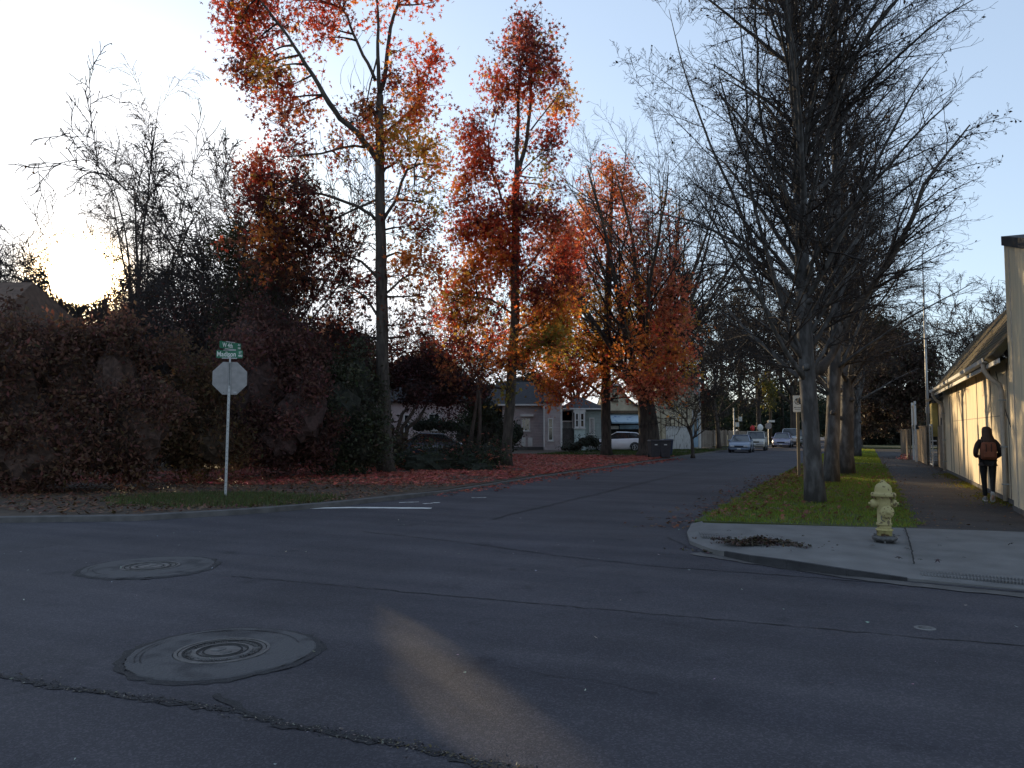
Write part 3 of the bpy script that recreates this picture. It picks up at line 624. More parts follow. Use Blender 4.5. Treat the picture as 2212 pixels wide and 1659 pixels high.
# ------------------------------------------------------------------ vegetation
def bez(a, b, c, k):
    t = np.linspace(0, 1, k)[:, None]; return (1-t)**2 * a + 2*t*(1-t) * b + t*t * c
def link_twigs(cent, net, r0, r1, sag, r=rng, k=5):
    """one curved twig from the nearest point of the branch net to each leaf cluster"""
    out = []; P0, P1, A, B = [], [], [], []
    for c in cent:
        w = net[:, :3] - c; d = np.sqrt((w**2).sum(1)) + np.maximum(w[:, 2] - .1, 0) * 1.2; i = int(np.argmin(d)); a = net[i, :3]
        L_ = np.linalg.norm(c - a); m = (a + c) / 2 + np.array([0, 0, sag * L_]) + r.normal(0, .08 * L_, 3)
        p = bez(a, m, c, k); q = np.linspace(min(r0, net[i, 3]), r1, k)
        P0.append(p[:-1]); P1.append(p[1:]); A.append(q[:-1]); B.append(q[1:]); out.append(np.c_[p, q])
    return (np.concatenate(P0), np.concatenate(P1), np.concatenate(A), np.concatenate(B)), np.concatenate(out)
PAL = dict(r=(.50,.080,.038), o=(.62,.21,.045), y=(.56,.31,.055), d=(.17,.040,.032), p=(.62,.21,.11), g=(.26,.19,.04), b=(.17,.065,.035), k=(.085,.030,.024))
def sweetgum(label, Y0, limbs, blobs, seed, leaf=.085, dens=1.0, extra=None, tg='red leaved trees across the street'):
    r = np.random.default_rng(seed); x, y, _ = limbs[0][0][:3]
    root = empty('sweetgum_tree', tuple(gp(limbs[0][0][0], limbs[0][0][1], .1)), 0, label, 'tree', tg); ro = np.array(root.location)
    tb = MB(); net = []
    for li, path in enumerate(limbs):
        dy = 0; pts = []; rr = []
        drift = 0 if li == 0 else r.uniform(-.12, .12)
        for i, (px, py, rad) in enumerate(path):
            dy = drift * i * Y0 / 30 * 2.2; p = np.array(at(px, py, Y0 + dy)) - ro; pts.append(p); rr.append(rad)
        # smooth subdivision
        pp, rq = [], []
        for i in range(len(pts) - 1):
            k = max(2, int(np.linalg.norm(pts[i+1] - pts[i]) / .45))
            for j in range(k):
                t = j / k; pp.append(pts[i]*(1-t) + pts[i+1]*t + r.normal(0, .018 if li else .01, 3)); rq.append(rr[i]*(1-t) + rr[i+1]*t)
        pp.append(pts[-1]); rq.append(rr[-1])
        if li == 0: rq[0] *= 1.35; pp[0][2] -= .15
        tb.tube(pp, rq, 10 if li == 0 else 7); net += [(*p, q) for p, q in zip(pp, rq) if p[2] > 1.5]
    tb.build('trunk', M['bark'], root); net = np.array(net); sg = []
    C = []; CT = []
    bc = []
    for (px, py, rx, ry, c, *o) in blobs:
        dn = (o[0] if o else 1) * dens; s = Y0 / FPX * 1.13; rx *= s; ry *= s; rz = (rx + ry) / 2
        cen = np.array(at(px, py, Y0 + r.normal(0, .5 * rz) - (5.5 if px > 1372 else 0))) - ro; bc.append((cen, rx, ry, rz, c, dn))
    seg, nn = link_twigs([b[0] for b in bc], net, .05, .014, .08, r, 8); sg.append(seg); net2 = np.vstack([net, nn]); cents, LP, LC = [], [], []
    R_, F_ = np.array(RT), np.array(FW)
    for cen, rx, ry, rz, c, dn in bc:
        n = max(3, int(13 * dn * rx * ry / .87)); u = r.normal(0, .52, (n, 3))
        cc = cen + u[:, :1]*R_*rx + u[:, 1:2]*F_*rz + u[:, 2:]*np.array([0,0,1])*ry; cents.append(cc)
        for q in cc:
            k = r.integers(9, 19); P = q + r.normal(0, .18, (k, 3)) * (1, 1, 1.25) * (leaf / .085)
            LP.append(P); base = np.array(PAL[c])
            if r.random() < .22: base = np.array(PAL[r.choice(list('royrdp'))])
            LC.append(hsv_jit(base * r.uniform(.75, 1.25), k, r, .3, .12))
    seg, nn = link_twigs(np.concatenate(cents), net2, .014, .004, .10, r); sg.append(seg)
    if extra:                                            # leafless whips and hanging twigs
        for (px, py, n, spread, dz, L_) in extra:
            p0 = np.array(at(px, py, Y0)) - ro; P = p0 + r.normal(0, 1, (n, 3)) * spread * Y0 / FPX * (1, 1, .4)
            D = np.tile((0, 0, float(dz)), (n, 1)) + r.normal(0, .35, (n, 3)); a, b, _ = grow(P, D, np.full(n, L_) * r.uniform(.5, 1.2, n), np.full(n, .011), 7, .16, dz * .5, .3, r); sg.append(to_segs(a, b))
    V, F = segs_to_mesh(sg, 4); np_mesh('twigs', V, F, M['twig'], root, smooth=True)
    leaves('crown', np.concatenate(LP), leaf, np.concatenate(LC), M['leaf'], root, STAR, r=r)
    return root

# nearest sweetgum, left limb with bare whips
sweetgum('tallest red sweetgum, nearest the stop sign, its top cut by the frame', 29.2, [
    [(835,1018,.30),(831,930,.26),(829,850,.245),(825,700,.23),(824,600,.22),(821,450,.19),(820,350,.18),(820,250,.15),(821,205,.13)],
    [(821,205,.10),(833,150,.085),(843,60,.07),(858,10,.06),(880,-60,.05),(895,-200,.03)],
    [(821,205,.09),(816,120,.07),(815,30,.05),(810,-80,.03)],
    [(822,358,.12),(800,322,.115),(770,285,.11),(735,255,.105),(712,225,.10),(690,185,.085),(660,140,.075),(636,100,.06),(600,50,.05),(560,-5,.04),(530,-60,.03)],
    [(789,318,.05),(765,315,.05),(740,320,.045),(692,333,.04),(650,337,.03),(605,338,.02)],
    [(811,172,.07),(795,135,.065),(777,105,.06),(763,74,.055),(750,35,.05),(728,2,.04),(700,-50,.03)],
    [(811,475,.07),(790,455,.065),(772,446,.06),(722,428,.055),(680,414,.04),(640,400,.03),(600,380,.02)],
    [(815,430,.05),(775,448,.045),(707,482,.04),(650,520,.02)],
    [(826,372,.06),(843,358,.05),(856,352,.04)], [(829,473,.07),(842,452,.065),(856,431,.06),(868,395,.055),(880,366,.05),(894,360,.04),(896,400,.03)],
    [(829,290,.06),(861,262,.055),(885,242,.05),(905,222,.045),(921,178,.035),(933,128,.02)],
    [(824,560,.05),(860,545,.04),(910,560,.03),(950,600,.02)], [(824,610,.06),(780,565,.05),(720,540,.03),(660,520,.02)],
    [(826,700,.05),(790,640,.045),(740,610,.03),(680,600,.02)], [(826,640,.05),(870,600,.04),(900,590,.02)], [(815,120,.04),(800,180,.03),(788,240,.02)],
], [(522,50,42,45,'r',1.3),(560,20,45,40,'r',1.2),(500,20,28,28,'d'),(540,100,45,32,'r'),(560,135,50,22,'o'),(537,160,50,30,'d',1.2),(590,150,45,28,'y'),(618,190,45,25,'r'),(600,215,38,22,'r',.8),
    (615,252,50,22,'d',.8),(640,232,38,25,'o',.7),(545,-30,60,50,'r'),(610,60,28,30,'d',.8),(660,160,24,22,'o',.5),
    (695,52,34,30,'r',1.4),(668,5,38,18,'r'),(700,82,28,16,'r'),(735,8,38,20,'d',.8),(765,-20,50,26,'o'),(648,2,16,10,'r'),
    (797,240,36,24,'b',2.2),(770,262,28,16,'d'),(805,282,32,28,'o'),(855,158,20,36,'d',.8),(860,110,26,20,'r',.4),(812,40,30,30,'r',.5),(880,0,34,26,'r',.7),(935,5,16,10,'r',1),
    (930,138,28,38,'r',1.2),(905,178,36,32,'r'),(905,230,42,30,'o',1.1),(890,262,40,22,'r'),(880,312,55,38,'y',1.2),(920,322,34,28,'y'),(940,360,26,22,'o'),(850,300,26,22,'o'),(858,345,28,18,'b',.5),
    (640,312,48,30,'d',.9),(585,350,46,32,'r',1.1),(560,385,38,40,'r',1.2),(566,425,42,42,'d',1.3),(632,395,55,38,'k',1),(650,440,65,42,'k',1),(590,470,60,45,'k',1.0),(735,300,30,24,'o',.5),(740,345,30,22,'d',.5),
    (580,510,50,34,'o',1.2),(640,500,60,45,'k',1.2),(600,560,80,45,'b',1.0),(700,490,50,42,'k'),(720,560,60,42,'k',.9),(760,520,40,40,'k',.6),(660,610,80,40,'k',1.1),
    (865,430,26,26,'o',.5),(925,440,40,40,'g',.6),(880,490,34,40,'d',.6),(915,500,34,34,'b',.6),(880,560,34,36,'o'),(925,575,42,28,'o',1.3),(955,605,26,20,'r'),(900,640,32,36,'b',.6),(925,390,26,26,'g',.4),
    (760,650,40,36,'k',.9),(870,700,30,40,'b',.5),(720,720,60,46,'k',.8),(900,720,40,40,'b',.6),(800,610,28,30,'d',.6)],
 11, leaf=.102, dens=3.6, extra=[(690,300,26,60,-1,2.4),(800,330,14,30,-1,2.0),(650,60,22,40,1,1.3),(800,420,14,30,-1,2.2),(890,400,14,22,-1,2.4),(620,370,18,50,-1,2.0),(740,200,10,30,1,1.2),(860,210,10,25,-1,1.6)])

sweetgum('narrow tall red sweetgum with a dense crimson middle, beside the low bush', 34.3, [
    [(1093,1005,.24),(1096,950,.23),(1101,880,.225),(1106,800,.22),(1112,700,.21),(1112,560,.20),(1115,460,.18),(1114,395,.16)],
    [(1114,395,.10),(1118,300,.09),(1121,200,.07),(1126,130,.05),(1138,60,.03),(1144,20,.012)], [(1114,395,.11),(1126,350,.10),(1138,300,.09),(1146,220,.07),(1150,140,.05),(1155,70,.02)],
    [(1112,470,.06),(1085,430,.055),(1065,380,.05),(1056,320,.04),(1052,270,.02)], [(1113,560,.06),(1070,520,.05),(1030,480,.04),(1010,430,.02)],
    [(1112,600,.06),(1150,565,.05),(1180,520,.04),(1205,480,.02)], [(1112,680,.06),(1060,645,.05),(1000,640,.03),(960,660,.015)], [(1110,720,.06),(1160,690,.05),(1210,630,.03),(1235,580,.015)],
    [(1105,810,.05),(1060,760,.04),(1010,730,.02)], [(1106,780,.05),(1160,740,.04),(1215,720,.02)], [(1146,280,.04),(1180,240,.03),(1208,200,.015)], [(1120,380,.04),(1150,345,.03),(1185,320,.015)],
    [(1070,390,.03),(1052,330,.025),(1075,240,.02),(1060,170,.012)], [(1103,860,.04),(1070,800,.03),(1035,790,.02),(1000,800,.012)],
], [(1142,62,32,30,'d',1),(1118,85,30,30,'r',.9),(1156,100,34,34,'d',1.3),(1130,130,42,32,'d',1.2),(1165,145,34,30,'d',1),(1070,170,38,38,'r',1),(1105,195,38,28,'o',.9),(1150,180,38,34,'r',1.2),(1195,160,26,36,'d',.6),
    (1205,215,36,38,'y',.6),(1222,235,22,22,'o',.8),(1085,230,30,26,'d',.6),(1212,278,24,22,'r',.9),(1178,325,42,22,'d',1),(1140,260,28,28,'o',.4),(1196,300,30,22,'d',.7),(1110,300,26,34,'d',.4),
    (1020,270,34,24,'d',.9),(1018,300,34,32,'r',1.1),(1040,330,38,36,'r',1.1),(1020,365,34,34,'r'),(1050,390,34,34,'d',.8),(1005,400,28,28,'o',.9),(1005,440,30,32,'d',.8),(1030,480,46,32,'r',1.2),
    (1010,510,40,30,'r',1.2),(1060,470,40,30,'d',1),(1180,385,30,32,'g',.6),(1192,405,22,26,'d',.5),(1118,408,22,28,'r',1.2),(1118,450,50,26,'d',1.3),(1155,468,60,26,'d',1.5),(1200,478,34,24,'d',1.1),
    (1085,505,60,34,'r',1.4),(1060,540,55,36,'o',1.3),(1100,560,50,30,'r',1.1),(1190,520,50,34,'p',1.2),(1225,500,28,26,'r'),(1215,550,34,30,'r',1),(1075,590,60,30,'o',1.1),(1020,590,42,34,'o',.8),
    (990,640,46,36,'y',1.3),(1000,610,34,26,'o',1),(1215,700,30,40,'y',1),(1140,720,50,40,'o',1.1),(1010,700,46,34,'y',1),(1040,650,44,34,'r',.7),(980,690,40,34,'r',.8),(1180,600,50,34,'d',1.2),(1160,640,55,34,'d',1.3),(1200,660,50,34,'o',1),(1150,690,50,34,'y',.8),(1230,610,36,30,'d',1),
    (990,740,44,38,'d',.8),(1050,740,44,34,'r',.6),(1040,800,44,34,'b',.6),(980,790,34,30,'b',.5),(1180,740,54,34,'g',1.4),(1100,780,44,30,'o',.8),(1130,760,36,26,'g',.6),(1070,680,34,30,'d',.5),(1085,840,30,24,'g',.4)],
 12, leaf=.105, dens=3.6, extra=[(1150,60,7,16,1,1.0),(1060,170,8,20,1,.9),(1010,280,8,20,1,.9),(1100,620,10,30,-1,1.4)])

sweetgum('round orange sweetgum in front of the white hatchback and the gambrel house', 49.5, [
    [(1310,983,.36),(1309,930,.33),(1308,850,.31),(1312,700,.27),(1314,600,.22),(1318,500,.16),(1322,420,.10),(1324,355,.03)],
    [(1312,740,.10),(1270,690,.08),(1235,620,.06),(1215,560,.03)], [(1312,720,.10),(1350,660,.08),(1368,600,.06),(1378,540,.03)], [(1309,860,.10),(1260,820,.07),(1215,830,.04)], [(1309,840,.12),(1360,790,.09),(1410,780,.07),(1455,760,.04)],
    [(1309,870,.10),(1360,830,.08),(1410,830,.05),(1450,850,.03)], [(1314,600,.07),(1282,540,.05),(1262,480,.03)], [(1410,780,.06),(1440,700,.05),(1458,600,.04),(1462,500,.02)], [(1310,780,.08),(1260,740,.06),(1210,700,.03)],
], [(1322,368,34,28,'o',.9),(1320,400,44,34,'p',1.1),(1340,430,40,30,'o',1),(1282,440,34,34,'o',.9),(1360,420,30,34,'p',.8),(1390,500,28,50,'p',.6),(1420,620,34,40,'p',.7),(1380,620,34,40,'o',.6),(1290,590,44,40,'p',.8),(1330,560,36,40,'o',.6),(1340,620,34,34,'p',.6),(1430,450,20,40,'p',.4),(1265,490,44,38,'p',1.1),(1310,490,40,36,'o',.8),(1355,480,30,50,'p',.7),(1235,540,44,40,'p',1),(1280,540,40,34,'p',.8),
    (1365,560,26,34,'p',.4),(1220,590,40,34,'p',.9),(1415,560,24,40,'p',.45),(1458,500,14,40,'p',.6),(1462,570,18,30,'p',.5),(1260,660,50,40,'y',1.1),(1215,650,36,34,'o',1),(1310,670,40,34,'y',.8),(1350,690,40,34,'y',.8),
    (1450,640,34,44,'p',.9),(1470,690,26,30,'p',1.1),(1420,700,44,34,'p',.9),(1345,740,50,34,'o',1.2),(1290,750,50,34,'y',1.1),(1400,760,50,34,'o',1.1),(1465,765,30,16,'p',2),(1230,740,44,34,'o',.9),
    (1215,800,44,30,'o',1.2),(1200,845,34,30,'o',1.5),(1240,835,40,28,'p',1.2),(1290,810,44,30,'o',1),(1350,800,44,28,'y',1),(1410,810,50,28,'p',1.4),(1450,830,44,28,'p',1.2),(1390,845,50,18,'p',1.2),(1470,800,26,20,'y',.9),
    (1195,770,34,34,'y',1),(1180,820,26,24,'o',.9),(1430,730,30,30,'p',.6),(1440,860,26,14,'o',.8)],
 13, leaf=.125, dens=2.0)

# ---- bare trees
def bare_tree(name, label, base, H, r0, levels, seed, mat_='twig', bark='bark', lean=(0, 0, 0), group=None, trunk_frac=.45, buds=None, tw=None, cat='tree', fan=None, sides=3, minr=.007):
    r = np.random.default_rng(seed); root = empty(name, base, 0, label, cat, group)
    L = H * trunk_frac; tp, tr, td = grow(np.zeros((1, 3)), np.array([[*lean[:2], 1.]]), np.array([L]), np.array([r0]), 12, .025, .05, .62, r)
    tb = MB(); q = [tuple(p) for p in tp[0]]; rr = list(tr[0]); rr[0] *= 1.45; q[0] = (q[0][0], q[0][1], -.2); tb.tube(q, rr, 12)
    P = np.repeat(tp[:, -1], fan[0], 0) * 1.0; a = np.arange(fan[0]) * 2*np.pi / fan[0] + r.uniform(0, 6); sp = np.radians(r.uniform(fan[1], fan[2], fan[0]))
    k = tp[0]; P = k[np.clip(12 - r.integers(0, fan[3] + 1, fan[0]), 0, 12)]
    D = np.stack([np.sin(sp)*np.cos(a), np.sin(sp)*np.sin(a), np.cos(sp)], 1); LL_ = np.full(fan[0], H * (1 - trunk_frac * .8)) * r.uniform(.75, 1.05, fan[0])
    p, q_, d = grow(P, D, LL_, np.full(fan[0], tr[0, -1] * fan[4]) * r.uniform(.7, 1.1, fan[0]), 10, .07, fan[5], .12, r)
    for i in range(fan[0]): tb.tube(list(p[i]), list(q_[i]), 7)
    tb.build('trunk', M[bark], root); sg = []; L_ = LL_
    for (kk, t0, t1, ang, av, lr, shp, rr_, ns, jit, trop) in levels:
        P, D, L_, Rr = spawn(p, q_, d, L_, kk, t0, t1, ang, av, lr, shp, rr_, r); Rr = np.maximum(Rr, minr)
        p, q_, d = grow(P, D, L_, Rr, ns, jit, trop, .3, r, minr * .8); sg.append(to_segs(p, q_))
    V, F = segs_to_mesh(sg, sides); np_mesh('crown', V, F, M[mat_], root, smooth=True)
    if buds:
        n, s, c = buds; e = p[:, -1]; i = r.choice(len(e), min(n, len(e)), False); leaves('buds', e[i] - (0, 0, s*.6), s, hsv_jit(c, len(i), r), M['leafd'], root, OVAL, r=r)['kind'] = 'stuff'
    return root
def xy(px, Y): v = at(px, 931, Y); return (v.x, v.y, .08)

bare_tree('bare_maple', 'massive bare tree with a thick forked trunk and fan crown behind the bins', tuple(gp(1403,985,.1)), 19.5, .74,
    [(13,.15,.98,38,10,.48,.40,.5,7,.09,.22),(10,.1,1,36,12,.45,.35,.5,5,.10,.15),(7,.1,1,36,14,.45,.3,.55,4,.12,.1)], 121, fan=(12, 12, 54, 4, .55, .45), trunk_frac=.22)
birch = bare_tree('bare_birch', 'slender bare birch standing against the bright sky, tall above the left bushes', xy(292, 52), 22, .22,
    [(9,.25,1,34,9,.42,.4,.45,6,.07,-.1),(9,.15,1,38,14,.5,.3,.5,5,.12,-.7),(4,.2,1,34,14,.5,.2,.6,4,.14,-.6)], 22, 'twigbirch', fan=(7, 6, 34, 4, .8, .45), trunk_frac=.50, minr=.016, buds=(900, .07, (.06,.04,.02)))
LB = [('bare gnarled tree at the far left edge above the house roof', -20, 46, 14.5, 31), ('twiggy bare tree right of the sun with drooping outer limbs', 175, 50, 15, 32), ('bare shrubby tree below the birch with reddish twigs', 250, 40, 11, 33),
      ('dark twiggy tree between the birch and the red sweetgum', 420, 44, 14, 34), ('bare upright tree partly behind the sweetgum upper left crown', 540, 47, 20, 35), ('low bare tree behind the stop sign', 470, 38, 10, 36), ('broad bare tree directly before the low sun', 90, 42, 12.5, 37), ('bare bushy tree right of the low sun', 215, 36, 9.5, 38), ('tangled bare tree left of the low sun', 25, 38, 10.5, 39), ('tangled bare tree below the birch crown', 362, 42, 12, 40)]
lv = [(12,.15,1,40,10,.48,.4,.5,6,.09,.15),(8,.1,1,40,14,.48,.3,.5,5,.13,-.05),(5,.1,1,38,16,.5,.3,.6,4,.15,0)]
protos = []
for i, (lab, px, Y, H, sd_) in enumerate(LB):
    if i < 3:
        o = bare_tree('bare_tree', lab, xy(px, Y), H, .22, lv, sd_, fan=(8, 15, 58, 6, .7, .1), trunk_frac=.32, group='bare trees beyond the left bushes', minr=.021, buds=(1200, .07, (.09,.05,.02))); protos.append((o, H))
    else:
        s, h0 = protos[i % 3]; o = copy_tree(s); o.location = xy(px, Y); f = H / h0; o.scale = (f*.85, f*.85, f); o.rotation_euler[2] = i * 1.9; tag(o, lab)
FB = [('bare tree standing behind the parked silver sedan', 1552, 72, 15), ('tall bare tree over the far street junction', 1640, 98, 24), ('bare tree rising above the far parked cars', 1715, 92, 22), ('bare treetop over the shingle roof ridge', 2160, 62, 14.5), ('bare tree beyond the metal pole', 2070, 70, 14.5),
      ('bare tree behind the gambrel house chimney side', 1240, 84, 19), ('bare tree behind the grey house roof', 1010, 80, 17), ('bare tree left of the far junction', 1480, 100, 24)]
for i, (lab, px, Y, H) in enumerate(FB):
    s, h0 = protos[i % 3]; o = copy_tree(s); o.location = xy(px, Y); f = H / h0; o.scale = (f, f, f); o.rotation_euler[2] = i * 1.3 + .4; tag(o, lab); o['group'] = 'bare trees in the distance'

# ---- street trees on the right verge
def street_tree(seed, H=18.5, wid=5.0, nb=100):
    r = np.random.default_rng(seed); root = empty('street_tree'); sg = []
    tp, tr, td = grow(np.zeros((1, 3)), np.array([[-.02, -.01, 1.]]), np.array([H]), np.array([.195]), 26, .012, .02, .15, r)
    tb = MB(); q = [tuple(p) for p in tp[0]]; rr = list(tr[0]); rr[0] *= 1.3; rr[1] *= 1.05; q[0] = (*q[0][:2], -.2)
    tb.tube(q, rr, 14)
    for z_, a in ((2.4, 2.5), (3.3, 4.4), (4.1, 1.2), (4.7, 5.2), (5.6, 3.7)):                       # branch collars and stubs
        k = int(z_ / H * 26); c = tp[0][k]; ra = tr[0][k]; d = np.array([math.cos(a), math.sin(a), .35]); tb.tube([c + d*ra*.5, c + d*ra*1.15, c + d*ra*1.35], [.10, .075, .05], 8)
    a0 = r.uniform(0, 6.28, 7); zz_ = np.array([3.2, 4.2, 5.0, 5.8, 6.6, 7.6, 8.6]); ki = (zz_ / H * 26).astype(int); sp = np.radians(r.uniform(9, 20, 7))
    D = np.stack([np.sin(sp)*np.cos(a0), np.sin(sp)*np.sin(a0), np.cos(sp)], 1); L = np.array([9, 9, 9, 8.5, 8, 7, 6]) * r.uniform(.8, 1.1, 7)
    lp_, lr_, ld_ = grow(tp[0][ki], D, L, tr[0][ki] * .33, 14, .06, .45, .12, r)
    for i in range(7): tb.tube(list(lp_[i]), list(lr_[i]), 7)
    P, D, L1, Rr = spawn(tp, tr, td, np.array([1.0]), nb, .13, .98, 47, 9, 1, 0, .42, r)
    zf = np.clip(P[:, 2] / H, 0, 1); L1 = (wid * (1 - zf ** 2.2) + .8) * r.uniform(.6, 1.1, len(P)); low = zf < .34; L1[low] *= .92; Rr = np.minimum(Rr, .010 * L1 + .014)
    P2, D2, L2, R2 = spawn(lp_, lr_, ld_, L, 11, .1, 1, 38, 9, .38, .5, .5, r)
    P, D, L, Rr = np.vstack([P, P2]), np.vstack([D, D2]), np.r_[L1, L2], np.r_[Rr, R2]
    p, q_, d = grow(P, D, L, Rr, 10, .075, (.75, -.95), .16, r); big = L > 3.0
    for i in np.where(big)[0]: tb.tube(list(p[i]), list(q_[i]), 6)
    sg.append(to_segs(p[~big], q_[~big])); tb.build('trunk', M['barkgrey'], root)
    P, D, L, Rr = spawn(p, q_, d, L, 14, .10, 1, 42, 10, .36, .45, .5, r, flat=.7); p, q_, d = grow(P, D, L, Rr, 6, .09, (.2, -.5), .3, r); sg.append(to_segs(p, q_))
    P, D, L, Rr = spawn(p, q_, d, L, 6, .15, 1, 44, 12, .42, .3, .6, r); p, q_, d = grow(P, D, L, Rr, 4, .14, (0, .5), .4, r); sg.append(to_segs(p, q_))
    e = p[:, -1]; P, D, L, Rr = spawn(p, q_, d, L, 2, .3, 1, 42, 12, .6, .2, .7, r); p, q_, d = grow(P, D, L, Rr, 3, .15, (0, .8), .5, r); sg.append(to_segs(p, q_))
    V, F = segs_to_mesh(sg, 3); np_mesh('crown', V, F, M['twig'], root, smooth=True)
    i = r.choice(len(e), 1500, False); leaves('seed_pods', e[i] + (0, 0, .03), .045, hsv_jit((.03,.022,.018), 1500, r), M['leafd'], root, OVAL, r=r)['kind'] = 'stuff'
    return root
t1 = street_tree(41); t1.location = tuple(gp(1762,1085,.12)); t1.rotation_euler = (0, R(-1.0), R(20))
tag(t1, 'nearest bare street tree on the right verge, behind the hydrant', 'tree', 'bare street trees in a row on the right verge')
lm = [at(1795,770,22), at(1840,680,21.6), at(1885,615,21), at(1935,540,20.6), at(1972,470,20.2), at(1995,400,20), at(2035,345,20), at(2095,270,20)]
ro = np.array(t1.location)
tz = t1.matrix_basis.inverted() if False else None
bpy.context.view_layer.update(); inv = t1.matrix_world.inverted()
lp = [inv @ p for p in lm]; bl_ = MB(); c0 = inv @ at(1770, 800, 17.6); bl_.tube([c0] + lp, [.12,.11,.10,.09,.075,.06,.045,.035,.02], 8); bl_.tube([lp[3], inv @ at(1962,505,20.4)], [.06,.045], 7); bl_.build('low_limb', M['bark'], t1)
pts = np.array([[list(p) for p in [c0] + lp]]); rad = np.array([[.12,.11,.10,.09,.075,.06,.045,.035,.02]]); dd = nrm(np.diff(pts, axis=1, prepend=pts[:, :1] - (pts[:, 1:2] - pts[:, :1]))); rr_ = np.random.default_rng(5)
sg = []; p, q_, d, L = pts, rad, dd, np.array([6.0])
for (kk, t0, t1_, ang, lr, ns, tr_) in ((22, .3, 1, 45, .34, 7, (.4, -1.0)), (9, .15, 1, 42, .38, 5, (.1, -.4)), (5, .2, 1, 42, .45, 4, (0, .4))):
    P, D, L, Rr = spawn(p, q_, d, L, kk, t0, t1_, ang, 10, lr, .3, .45, rr_); p, q_, d = grow(P, D, L, Rr, ns, .1, tr_, .3, rr_); sg.append(to_segs(p, q_))
V, F = segs_to_mesh(sg, 3); np_mesh('limb_twigs', V, F, M['twig'], t1, smooth=True)
i = rr_.choice(len(p), 500, False); leaves('seed_pods', p[i, -1], .045, hsv_jit((.03,.022,.018), 500), M['leafd'], t1, OVAL)['kind'] = 'stuff'
t2 = street_tree(42, 17.5, 3.9, 64); t2.location = tuple(gp(1795,1042,.12)); t2.rotation_euler = (0, R(-1.2), R(130)); t2.scale = (1.1, 1.1, 1)
tag(t2, 'second bare street tree from the camera, its trunk half hidden by the first', 'tree', 'bare street trees in a row on the right verge')
row = [(1829,1024,.96,'third bare street tree with a flared dark base',1.35), (1851,986,1.0,'fourth bare street tree, grey trunk past the first cross path',1.2), (1858,966,.95,'fifth street tree down the verge, trunk barely seen past the fourth',1.2), (1861,955,.95,'sixth and farthest street tree on the right verge',1.1)]
for k, (px, py, s, lab, tk) in enumerate(row):
    o = copy_tree(t2); p = gp(px, py, .12); o.location = (p.x, p.y, .12); o.scale = (s*tk, s*tk, s); o.rotation_euler[2] = 1.1 + 2.2 * k; tag(o, lab)

